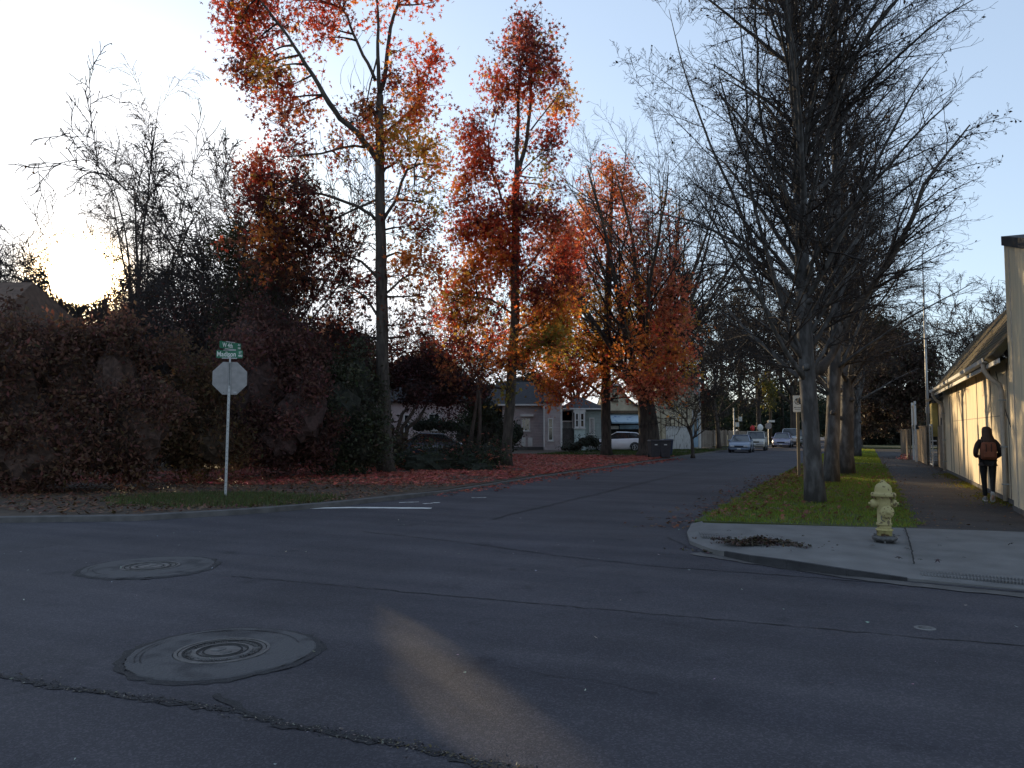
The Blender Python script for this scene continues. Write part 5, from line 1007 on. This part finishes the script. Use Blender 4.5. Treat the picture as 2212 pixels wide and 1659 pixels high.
h = Front('gambrel_house', 'cream house with a flared gambrel gable over a garage awning, behind the white hatchback', 1345, 66)
g_ = [(1290,884),(1300,876),(1308,866),(1313,850),(1316,832),(1341,832),(1348,848),(1358,862),(1372,873),(1394,882),(1394,892),(1290,892)]
pr = MB(); pr.prism([(h.X(a), h.Z(b)) for a, b in g_], 0, .3, YZ @ Matrix.Translation((0, 0, -.3))); pr.build('gable', M['stucco'], h.o)
rf = MB(); L_ = [(h.X(a), h.Z(b)) for a, b in g_[:10]]
ins = [(x, z - .22) for x, z in L_]; rf.loft([[(x, -.3, z + .05), (x, 6, z + .05), (x, 6, z - .07), (x, -.3, z - .07)] for x, z in L_]); rf.build('roof', M['darkroof'], h.o)
h.part('wall', 'stucco', (1300, 1318, 892, None, .31, 6), (1390, 1428, 875, None, .31, 6), (1318.1, 1389.9, 892, 895, .31, .6)); h.part('fascia_beam', 'brownwood', (1292, 1396, 887, 892.5, -.12, -.001)); h.part('cornice', 'trim', (1318, 1343, 829, 833, -.34, .31))
h.window(1324, 1335, 841, 867, -.01, ((.5,), (.5,)), 'brownwood'); aw = MB(); a0, a1, zt, zb = h.X(1318), h.X(1388), h.Z(894), h.Z(912)
aw.add([(a0,.25,zt),(a1-.2,.25,zt),(a1,-1.1,zb),(a0,-1.1,zb),(a0,.25,zt-.06),(a1-.2,.25,zt-.06),(a1,-1.1,zb-.06),(a0,-1.1,zb-.06)], [(0,1,2,3),(7,6,5,4),(0,4,5,1),(1,5,6,2),(2,6,7,3),(3,7,4,0)]); aw.build('awning', M['awn'], h.o)
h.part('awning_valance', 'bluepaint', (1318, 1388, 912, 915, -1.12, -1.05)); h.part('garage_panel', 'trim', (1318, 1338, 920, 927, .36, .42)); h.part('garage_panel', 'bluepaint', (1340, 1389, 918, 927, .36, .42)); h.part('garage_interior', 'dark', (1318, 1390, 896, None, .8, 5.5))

h = Front('tan_annex', 'tan windowless end of the gambrel house with a blue doorway and white corner board', 1470, 68, 'building')
h.part('wall', 'stucco', (1429, 1512, 828, None, 0, 8)); h.part('corner_board', 'trim', (1510, 1514, 828, 968, -.04, -.001)); rf = MB(); roof_prism(rf, h.X(1429), h.X(1512), 0, 8, h.Z(827), h.Z(800), .5); rf.build('roof', M['darkroof'], h.o)
h.part('door', 'bluepaint', (1496, 1508, 903, 966, -.06, -.002)); h.window(1495, 1509, 886, 902, -.05, ((), (.5,))); h.window(1500, 1509, 838, 850, -.01, ((), (.5,))); h.part('door_glass', 'glass', (1499, 1505, 908, 944, -.08, -.061))
f = Front('white_fence', 'peeling white board fence in front of the tan annex with brown T shaped posts above', 1465, 64, 'fence')
b = MB()
for k in range(22): b.box(f.X(1439 + 2.45*k), f.X(1441.2 + 2.45*k), 0, .03, .05, f.Z(921 + random.uniform(-.8, .8)))
b.build('boards', M['wfence'], f.o); f.part('rail', 'wfence', (1439, 1493, 930, 932, .04, .1), (1439, 1493, 952, 954, .04, .1))
for px in (1440, 1449, 1458, 1467, 1474, 1481): f.part('post', 'brownwood', (px-1, px+1, 904, 962, .11, .2), (px-3.2, px+3.2, 902.5, 904.6, .08, .23))
far_f = [(1513, 1572, 937, 76, 'weathered grey board fence right of the white corner board'), (1572, 1618, 938, 86, 'grey board fence behind the parked silver sedan'), (1618, 1660, 939, 95, 'grey board fence behind the tan off roader')]
for a, b_, yt, Y, lab in far_f:
    p0, p1 = at(a, 931, Y), at(b_, 931, Y + 4); bfence(p0.x, p0.y, p1.x, p1.y, at(1106, yt, Y).z + .35, lab, 'fences at the end of the street', 'board', bw=.2, ground=.0)

h = Front('left_house', 'dark brown house roof rising above the bush at the left edge', -60, 27)
M['brownroof'] = mat('brown_roofing', (.10, .06, .04), .9, .3, 4, .6, 18)
h.part('wall', 'brownwood', (-300, -40, 730, None, 0, 7)); rf = MB(); roof_prism(rf, h.X(-300), h.X(-36), 0, 7, 5.3, 7.5, 1.0); rf.build('roof', M['brownroof'], h.o); h.window(-200, -150, 760, 830, -.01)

# ------------------------------------------------------------------ wheeled bins
def bin_(px, py, rz, body, lid, label):
    p = gp(px, py, .1); o = empty('wheeled_bin', tuple(p), R(YAW + rz), label, 'bin', 'wheeled bins on the verge')
    b = MB(); b.loft([[(x*w, y*d, z) for x, y in ((-1,-1),(1,-1),(1,1),(-1,1))] for w, d, z in ((.25,.27,.04),(.28,.31,.4),(.32,.37,.95))]); b.build('body', body, o, bevel=.02)
    b = MB(); b.loft([[(x*w, y*d - .01, z) for x, y in ((-1,-1),(1,-1),(1,1),(-1,1))] for w, d, z in ((.34,.40,.955),(.34,.40,.99),(.28,.32,1.04))]); b.build('lid', lid, o, bevel=.015)
    for s in (-1, 1): MB().lathe([(.12, -.03), (.12, .03), (.05, .035)], 16, (s*.27, .30, .12), 'x').build('wheel', M['rubber'], o)
    MB().tube([(-.26,.40,.92),(-.26,.45,.94),(.26,.45,.94),(.26,.40,.92)], .015, 6).build('handle', M['rubber'], o); MB().box(-.08, .08, -.352, -.340, .74, .84).build('sticker', M['signwhite'], o); return o
M['bindark'] = mat('bin_plastic', (.035, .033, .038), .5, .15, 6); M['binblue'] = mat('blue_bin_plastic', (.03, .045, .09), .5, .15, 6)
bin_(1414, 989, 5, M['bindark'], M['bindark'], 'black wheeled bin, the left one in front of the big bare tree'); bin_(1437, 989, -6, M['bindark'], M['bindark'], 'black wheeled bin right beside its twin, nearest the street'); bin_(1441, 984, 4, M['binblue'], M['binblue'], 'blue lidded wheeled bin half hidden behind the two black ones')

# ------------------------------------------------------------------ cars
def paint(name, c): m = mat(name, c, .35, .06, 3, spec=.6); m.node_tree.nodes['Principled BSDF'].inputs['Coat Weight'].default_value = .6; return m
M['lamp'] = mat('lamp_lens', (.55, .56, .58), .15, .1, 9, spec=.8); M['tail'] = mat('tail_lens', (.55, .02, .03), .25, .1, 9)
CAR = dict(
 sedan=dict(st=[(-2.32,.42,.72,.70),(-2.22,.30,.90,.82),(-1.5,.20,.98,.88),(-.6,.18,.96,.90),(.6,.18,.94,.90),(1.5,.20,.88,.88),(2.1,.26,.78,.83),(2.32,.36,.62,.70)], gh=[(-1.85,.95),(-1.15,1.38),(.15,1.42),(1.05,.92)], wh=(1.38,-1.36), r=.32),
 hatch=dict(st=[(-2.12,.45,.95,.72),(-2.05,.32,1.05,.84),(-1.3,.20,1.04,.90),(-.4,.18,1.0,.91),(.7,.18,.96,.91),(1.5,.20,.90,.88),(2.0,.26,.78,.80),(2.15,.36,.62,.66)], gh=[(-2.0,1.03),(-1.45,1.40),(.05,1.47),(1.2,.93)], wh=(1.32,-1.30), r=.33),
 suv=dict(st=[(-2.2,.5,1.0,.74),(-2.15,.38,1.12,.86),(-1.3,.28,1.14,.90),(0,.26,1.12,.91),(1.1,.28,1.08,.90),(1.9,.32,1.02,.88),(2.15,.42,.90,.80)], gh=[(-2.1,1.10),(-1.95,1.68),(.2,1.72),(.95,1.08)], wh=(1.32,-1.25), r=.37),
 truck=dict(st=[(-2.7,.55,1.05,.88),(-2.65,.45,1.12,.94),(-1.0,.35,1.14,.96),(.2,.32,1.14,.97),(1.6,.34,1.12,.96),(2.4,.38,1.06,.92),(2.7,.5,.92,.84)], gh=[(-1.0,1.12),(-.85,1.82),(.75,1.86),(1.45,1.12)], wh=(1.75,-1.65), r=.40))
def car(kind, paint_, loc, rz, label, cat='car', group=None, s=1.0, name='parked_car', rack=False):
    S = CAR[kind]; o = empty(name, loc, rz, label, cat, group); o.scale = (s, s, s); b = MB()
    b.loft([[(x, w*.88, zb), (x, w, zb+.14), (x, w, zt*.70), (x, w*.96, zt-.05), (x, w*.80, zt), (x, -w*.80, zt), (x, -w*.96, zt-.05), (x, -w, zt*.70), (x, -w, zb+.14), (x, -w*.88, zb)] for x, zb, zt, w in S['st']])
    b.build('body', paint_, o, smooth=True, bevel=.01); (x0,z0),(x1,z1),(x2,z2),(x3,z3) = S['gh']; wb, wt = .78, .60
    if kind in ('suv', 'truck'): wb, wt = .84, .70
    c = lambda x, z: (x, (wb if z < 1.2 or (kind != 'sedan' and z < z0+.1) else wt), z)
    w_ = [wb, wt, wt, wb]; P = [(x, w, z) for (x, z), w in zip(S['gh'], w_)]
    g = MB(); R_ = [(x, y, z) for x, y, z in P]; Lf = [(x, -y, z) for x, y, z in P]; g.add(R_ + Lf, [(0,1,2,3),(7,6,5,4),(0,4,5,1),(2,6,7,3),(0,3,7,4)]); g.build('glass', M['glass'], o)
    rf = MB(); rf.loft([[(x1-.06, y*wt*1.0, z1+.0) for y in (-1, 1)] + [(x1-.02, y*wt*.9, z1+.045) for y in (1, -1)], [((x1+x2)/2, y*wt*1.03, (z1+z2)/2+.02) for y in (-1, 1)] + [((x1+x2)/2, y*wt*.9, (z1+z2)/2+.07) for y in (1, -1)], [(x2+.06, y*wt, z2-.0) for y in (-1, 1)] + [(x2+.02, y*wt*.9, z2+.045) for y in (1, -1)]]); rf.build('roof', paint_, o, bevel=.01)
    for sgn in (1, -1):
        pl_ = MB(); q = lambda t: None
        pl_.beam((x0, sgn*(wb+.005), z0-.02), (x1-.03, sgn*(wt+.01), z1+.01), .07 if kind != 'hatch' else .13, .05); pl_.build('pillar', paint_, o)
        MB().beam((x3, sgn*(wb+.005), z3-.02), (x2+.03, sgn*(wt+.01), z2+.01), .055, .045).build('pillar', paint_, o)
        xm = (x1+x2)/2 - .1; MB().beam((xm-.02, sgn*(wb+.008), (z0+z3)/2-.02), (xm, sgn*(wt+.012), (z1+z2)/2+.02), .06, .035).build('pillar', M['black'], o)
        MB().box(x3-.35, x3-.15, sgn*.80 if sgn > 0 else -.99, .99 if sgn > 0 else -.80, z3+.0, z3+.15).build('mirror', paint_, o, bevel=.03)
        xf = S['st'][-1][0]; zf = S['st'][-1][2]; wf = S['st'][-1][3]; MB().box(xf-.16, xf+.012, sgn*wf*.98 if sgn < 0 else wf*.52, -wf*.52 if sgn < 0 else wf*.98, zf-.14, zf-.0).build('headlight', M['lamp'], o, bevel=.03)
        xr = S['st'][0][0]; zr = S['st'][0][2]; wr_ = S['st'][0][3]
        MB().box(xr-.012, xr+.32, sgn*wr_*1.12 if sgn < 0 else wr_*.62, -wr_*.62 if sgn < 0 else wr_*1.12, zr-.12, zr+.05).build('tail_light', M['tail'], o, bevel=.03)
        for xw in S['wh']:
            r_ = S['r']; w0 = S['st'][3][3]; MB().lathe([(r_*1.16, (w0-.12)*sgn), (r_*1.16, (w0+.006)*sgn), (r_*.9, (w0+.007)*sgn)], 24, (xw, 0, r_), 'y').build('wheel_arch', M['black'], o) if False else None
            wl = MB().lathe([(r_*.6, (w0-.22)*sgn), (r_*.95, (w0-.2)*sgn), (r_, (w0-.15)*sgn), (r_, (w0-.02)*sgn), (r_*.93, (w0+.02)*sgn), (r_*.66, (w0+.022)*sgn)], 24, (0, 0, 0), 'y'); wl.v = [(x+xw, -y, z+r_) for x, y, z in wl.v]; wv = wl.build('wheel', M['rubber'], o)
            rm = MB().lathe([(r_*.66, (w0+.0)*sgn), (r_*.66, (w0+.024)*sgn), (r_*.58, (w0+.026)*sgn), (r_*.5, (w0+.006)*sgn), (r_*.16, (w0+.012)*sgn), (r_*.14, (w0+.028)*sgn), (.001, (w0+.03)*sgn)], 20, (0, 0, 0), 'y'); rm.v = [(x+xw, -y, z+r_) for x, y, z in rm.v]
            for k in range(5):
                a = 2*math.pi*k/5; yy = sgn*(w0+.018); rm.beam((xw + math.cos(a)*r_*.12, yy, r_ + math.sin(a)*r_*.12), (xw + math.cos(a)*r_*.6, yy, r_ + math.sin(a)*r_*.6), .06, .02)
            rm.build('rim', M['alloy'], wv)
            ar = MB(); n = 12
            for k in range(n):
                a0, a1 = math.pi*k/n, math.pi*(k+1)/n; ar.add([(xw+math.cos(a)*q, sgn*(w0+.004+t), r_+math.sin(a)*q) for t in (0, .006) for a, q in ((a0, r_*1.0),(a1, r_*1.0),(a1, r_*1.22),(a0, r_*1.22))], [(3,2,1,0),(4,5,6,7),(0,1,5,4),(1,2,6,5),(2,3,7,6),(3,0,4,7)])
            ar.build('wheel_arch', M['black'], o)
    xf, _, zf, wf = S['st'][-1]; xf += 0; MB().box(xf-.05, xf+.02, -wf*.5, wf*.5, zf-.16, zf-.05).build('grille', M['black'], o, bevel=.01); MB().box(xf-.1, xf+.05, -wf*.98, wf*.98, zf-.36, zf-.2).build('front_bumper', paint_ if kind != 'suv' else M['alloy'], o, bevel=.04)
    MB().box(xf+.05, xf+.062, -.15, .15, zf-.34, zf-.24).build('number_plate', M['signwhite'], o); xr, _, zr, wr_ = S['st'][0]; MB().box(xr-.06, xr+.1, -wr_, wr_, zr-.55, zr-.33).build('rear_bumper', paint_, o, bevel=.04); MB().box(xr-.075, xr-.06, -.25, .25, zr-.33, zr-.22).build('number_plate', M['signwhite'], o)
    if rack: MB().box(x1+.1, x2-.1, -wt*.9, -wt*.86, z1+.09, z1+.12).box(x1+.1, x2-.1, wt*.86, wt*.9, z1+.09, z1+.12).build('roof_rack', M['black'], o)
    return o
PG = 'cars parked along the side street'
p = at(1601, 931, 60); car('sedan', paint('silver_blue_paint', (.15, .19, .27)), (p.x, p.y, 0), R(-87), 'silver blue sedan parked facing us, first in the kerb line', group=PG, s=.92)
p = at(1633, 931, 66); s_ = car('suv', paint('tan_paint', (.40, .38, .33)), (p.x, p.y, 0), R(-87), 'boxy off white and tan off roader parked behind the silver sedan', group=PG, rack=True, s=.92)
p = at(1690, 931, 78); car('sedan', paint('lavender_paint', (.30, .30, .42)), (p.x, p.y, 0), R(-89), 'lavender grey sedan parked across the far junction, partly in front of the pickup', group=PG)
p = at(1708, 931, 84); car('truck', paint('white_truck_paint', (.55, .60, .66)), (p.x, p.y, 0), R(-89), 'white pickup truck behind the lavender sedan', 'pickup truck', PG)
p = at(1742, 931, 80); car('suv', paint('green_paint', (.20, .23, .20)), (p.x, p.y, 0), R(-89), 'greenish off roader just left of the first street tree trunk', group=PG)
p = at(1334, 931, 59.5); car('hatch', paint('white_paint_car', (.78, .76, .80)), (p.x, p.y, .08), R(YAW + 180 - 8), 'white hatchback with a red tail light parked side on in front of the garage')
p = at(912, 931, 43.5); car('sedan', paint('navy_paint', (.02, .03, .07)), (p.x, p.y, .08), R(YAW + 180 + 6), 'dark navy sedan, only its arched roof and side windows showing above the low bush')
q = s_.matrix_basis @ Vector((-.9, 0, 1.78))
for nm, m_, dx, lab in (('roof_bundle', M['red'], -.35, 'red bundle strapped on the roof of the off white off roader'), ('roof_bundle', M['signwhite'], .30, 'round white bundle beside the red one on the off roader')):
    b = MB(); b.lathe([(.02,0),(.22,.05),(.34,.25),(.36,.45),(.26,.68),(.08,.80),(.001,.82)], 12); o = b.build(nm, m_); o.location = (q.x + dx, q.y, q.z); tag(o, lab, 'bundle'); o.scale = (.72 if dx > 0 else .55, .6, .75 if dx > 0 else .62)

# ------------------------------------------------------------------ far street furniture
p = at(1660, 931, 89); o = empty('stop_sign', (p.x, p.y, 0), R(YAW), 'far away back of a stop sign at the next junction', 'road sign'); zc = at(1106, 920, 89).z
MB().prism([(.40*math.cos(math.pi/8+k*math.pi/4), .40*math.sin(math.pi/8+k*math.pi/4)) for k in range(8)], 0, .01, Matrix.Translation((0, -.05, zc)) @ YZ).build('sign_panel', M['signback'], o); MB().box(-.04, .04, -.03, .03, -.2, zc + .65).build('post', M['steel'], o); MB().box(.0, .75, -.04, -.03, zc + .42, zc + .66).build('street_name_blade', M['signwhite'], o)
p = at(1586, 931, 76); o = empty('white_post', (p.x, p.y, 0), R(YAW), 'tall slim white post with two small plates left of the silver sedan', 'post')
MB().box(-.06, .06, -.05, .05, -.2, at(1106, 881, 76).z).build('shaft', M['trim'], o)
for x, y in ((.32, 917), (.62, 905)): z = at(1106, y, 76).z; MB().box(x - .17, x + .17, -.03, .0, z - .22, z + .22).build('plate', M['signwhite'], o); MB().box(min(x, .061), x + .05, .001, .03, z - .03, z + .03).build('arm', M['steel'], o)
p = at(1665, 931, 98); o = empty('utility_pole', (p.x, p.y, 0), R(YAW), 'brown utility pole beyond the far stop sign', 'pole'); MB().tube([(0,0,-.2),(0,0,4),(0,0,at(1106, 800, 98).z)], [.19,.17,.14], 8).build('shaft', M['brownwood'], o); MB().box(-1.0, 1.0, -.26, -.15, at(1106, 812, 98).z, at(1106, 810, 98).z).build('crossarm', M['brownwood'], o)
o = copy_tree(protos[0][0]); o.location = xy(1496, 47); f_ = 5.8 / protos[0][1]; o.scale = (f_*1.3, f_*1.3, f_); tag(o, 'small crooked bare tree before the tan annex'); o['group'] = 'bare trees in the distance'

# ------------------------------------------------------------------ the person walking away
def skin(name, V, E, Rd, m, parent=None, sub=2, root_i=0):
    me = bpy.data.meshes.new(name); me.from_pydata(V, E, []); me.update(); o = link(name, me, m, parent)
    md = o.modifiers.new('skin', 'SKIN'); md.use_smooth_shade = True; md.branch_smoothing = .6
    for i, sv in enumerate(me.skin_vertices[0].data): r_ = Rd[i]; sv.radius = r_ if isinstance(r_, tuple) else (r_, r_); sv.use_root = i == root_i
    s_ = o.modifiers.new('sub', 'SUBSURF'); s_.levels = sub; s_.render_levels = sub; return o
M['skin'] = mat('skin', (.45, .27, .19), .6, .1, 5); M['jacket'] = mat('dark_jacket', (.030, .021, .019), .85, .25, 8, .4, 40); M['leggings'] = mat('black_leggings', (.008, .008, .009), .7, .1, 8); M['hair'] = mat('brown_hair', (.055, .022, .010), .5, .35, 22, .6, 60, stretch=(3, 3, .3)); M['shoe'] = mat('grey_shoe', (.22, .22, .22), .7, .25, 12); M['sole'] = mat('white_sole', (.5, .48, .45), .7, .1, 9); M['pack'] = mat('rust_backpack', (.20, .062, .030), .7, .2, 9, .3, 50)
pp = gp(2137, 1084, .112)
V = [(0,0,.93),(0,.0,1.10),(0,.01,1.26),(0,-.005,1.37),(0,.005,1.43),(0,.02,1.49),(0,.03,1.56),(0,.035,1.615),      # 0-7 trunk, neck, head
     (-.15,-.005,1.335),(-.225,-.065,1.09),(-.185,.10,.985),(-.15,.16,.965),(.15,-.005,1.335),(.225,-.065,1.09),(.185,.10,.985),(.15,.16,.965),   # 8-15 arms
     (-.085,.0,.87),(-.075,.07,.49),(-.055,.12,.10),(-.055,.15,.055),(-.055,.25,.035),(.085,.0,.87),(.085,.03,.49),(.045,-.20,.19),(.045,-.195,.115),(.05,-.10,.035),
     (0,.125,1.545)]
E = [(0,1),(1,2),(2,3),(3,4),(4,5),(5,6),(6,7),(2,8),(8,9),(9,10),(10,11),(2,12),(12,13),(13,14),(14,15),(0,16),(16,17),(17,18),(18,19),(19,20),(0,21),(21,22),(22,23),(23,24),(24,25),(6,26)]
Rd = [(.14,.10),(.115,.085),(.13,.09),(.06,.055),.045,.065,(.078,.092),.05, .05,.038,.028,.03,.05,.038,.028,.03, .085,.052,.034,.034,.026,.085,.052,.034,.034,.026,.014]
per = skin('person', V, E, Rd, M['skin']); per.location = pp; tag(per, 'person with long brown hair in a dark coat walking away along the cream wall', 'person')
for s in (-1, 1):                                     # fingers, curled towards the coat pockets
    for k, (dx, ln) in enumerate(((-.024,.062),(-.008,.070),(.008,.066),(.024,.052))):
        a = Vector((s*(.148), .165, .965 - dx)); skin('finger', [tuple(a), tuple(a + Vector((-s*.025, .018, 0)) * (ln/.06)), tuple(a + Vector((-s*.05, .012, 0)) * (ln/.06)), tuple(a + Vector((-s*.062, -.006, 0)) * (ln/.06))], [(0,1),(1,2),(2,3)], [.009,.008,.0075,.006], M['skin'], per, 1)
    a = Vector((s*.165, .13, .99)); skin('thumb', [tuple(a), (a.x - s*.022, .158, 1.005), (a.x - s*.045, .172, 1.0)], [(0,1),(1,2)], [.011,.0095,.008], M['skin'], per, 1)
    MB().lathe([(.001,-.011),(.009,-.006),(.011,0),(.009,.006),(.001,.011)], 8, (s*.03, .122, 1.565)).build('eye', M['black'], per)
MB().tube([(-.02,.122,1.51),(0,.127,1.508),(.02,.122,1.51)], .006, 5).build('mouth', M['red'], per)
skin('jacket', [(0,.0,.80),(0,0,.93),(0,.0,1.10),(0,.01,1.25),(0,-.01,1.345),(0,-.01,1.40),(-.14,-.01,1.325),(-.200,-.045,1.20),(-.232,-.075,1.08),(-.22,.03,1.01),(-.18,.11,.975),(.14,-.01,1.325),(.200,-.045,1.20),(.232,-.075,1.08),(.22,.03,1.01),(.18,.11,.975)],
     [(0,1),(1,2),(2,3),(3,4),(4,5),(3,6),(6,7),(7,8),(8,9),(9,10),(3,11),(11,12),(12,13),(13,14),(14,15)], [(.165,.13),(.17,.13),(.145,.12),(.155,.12),(.09,.085),(.07,.07),.068,.060,.055,.050,.046,.068,.060,.055,.050,.046], M['jacket'], per, root_i=1)
skin('leggings', [(0,0,.92)] + [V[i] for i in (16,17,18,21,22,23)], [(0,1),(1,2),(2,3),(0,4),(4,5),(5,6)], [(.145,.115),.098,.062,.044,.098,.062,.044], M['leggings'], per)
hr = MB(); hp = [(0,.03,1.635,.035,.04),(0,.03,1.62,.07,.08),(0,.012,1.58,.093,.105),(0,-.005,1.52,.098,.10),(.004,-.035,1.44,.105,.08),(.012,-.065,1.36,.125,.062),(.02,-.09,1.28,.14,.055),(.026,-.10,1.20,.125,.045),(.03,-.105,1.13,.08,.025)]
for i_ in range(1): hr.loft([[(x + w*math.cos(a), y + d*math.sin(a)*(1 if math.sin(a) < 0 else (.72 if z < 1.6 else .95)), z) for a in [2*math.pi*k/18 for k in range(18)]] for x, y, z, w, d in hp])
hr.build('hair', M['hair'], per, smooth=True)
def shoe(a, b, parent):
    a = Vector(a); b = Vector(b); d = (b - a).normalized(); u = d.cross(Vector((1, 0, 0))).normalized(); sd_ = Vector((1, 0, 0)); rings = []; so = []
    if u.z < 0 and abs(u.z) > .05: u = -u
    for t, w, h in ((-.07,.028,.075),(-.03,.038,.09),(.04,.036,.075),(.11,.045,.055),(.17,.042,.04),(.205,.022,.025)):
        c = a + d*t; rings.append([tuple(c + sd_*w*math.cos(q) + u*(h/2 + h/2*math.sin(q))) for q in [2*math.pi*k/10 for k in range(10)]]); so.append([tuple(c + sd_*w*x*1.06 + u*y) for x, y in ((-1,-.018),(1,-.018),(1,.006),(-1,.006))])
    o = MB().loft(rings).build('shoe', M['shoe'], parent, smooth=True); MB().loft(so).build('sole', M['sole'], o, bevel=.005); return o
shoe((-.055,.12,.022), (-.055,.32,.022), per); shoe((.045,-.20,.16), (.05,-.11,.02), per)
bk = empty('backpack', tuple(pp), 0, 'rust brown backpack worn by the walking person', 'backpack')
b = MB(); b.loft([[(x*w + .0, y0 if y > 0 else y0 - d, z) for x, y in ((-1,1),(1,1),(1,-1),(-1,-1))] for w, d, z, y0 in ((.11,.08,.915,-.115),(.145,.135,.95,-.115),(.15,.15,1.10,-.11),(.14,.14,1.22,-.115),(.12,.10,1.285,-.12),(.08,.05,1.30,-.12))]); b.build('bag', M['pack'], bk, bevel=.03, smooth=True)
b = MB(); b.box(-.10, .10, -.285, -.255, .97, 1.09); b.build('front_pocket', M['pack'], bk, bevel=.012); MB().box(.035, .05, -.275, -.262, 1.09, 1.26).build('strap', M['jacket'], bk); MB().box(-.06, -.048, -.275, -.262, 1.09, 1.26).build('strap', M['jacket'], bk)
for s in (-1, 1): MB().tube([(s*.09,-.12,1.27),(s*.105,-.06,1.405),(s*.10,.09,1.36),(s*.12,.13,1.2),(s*.13,.06,1.03),(s*.12,-.11,1.0)], .014, 6).build('shoulder_strap', M['jacket'], bk)
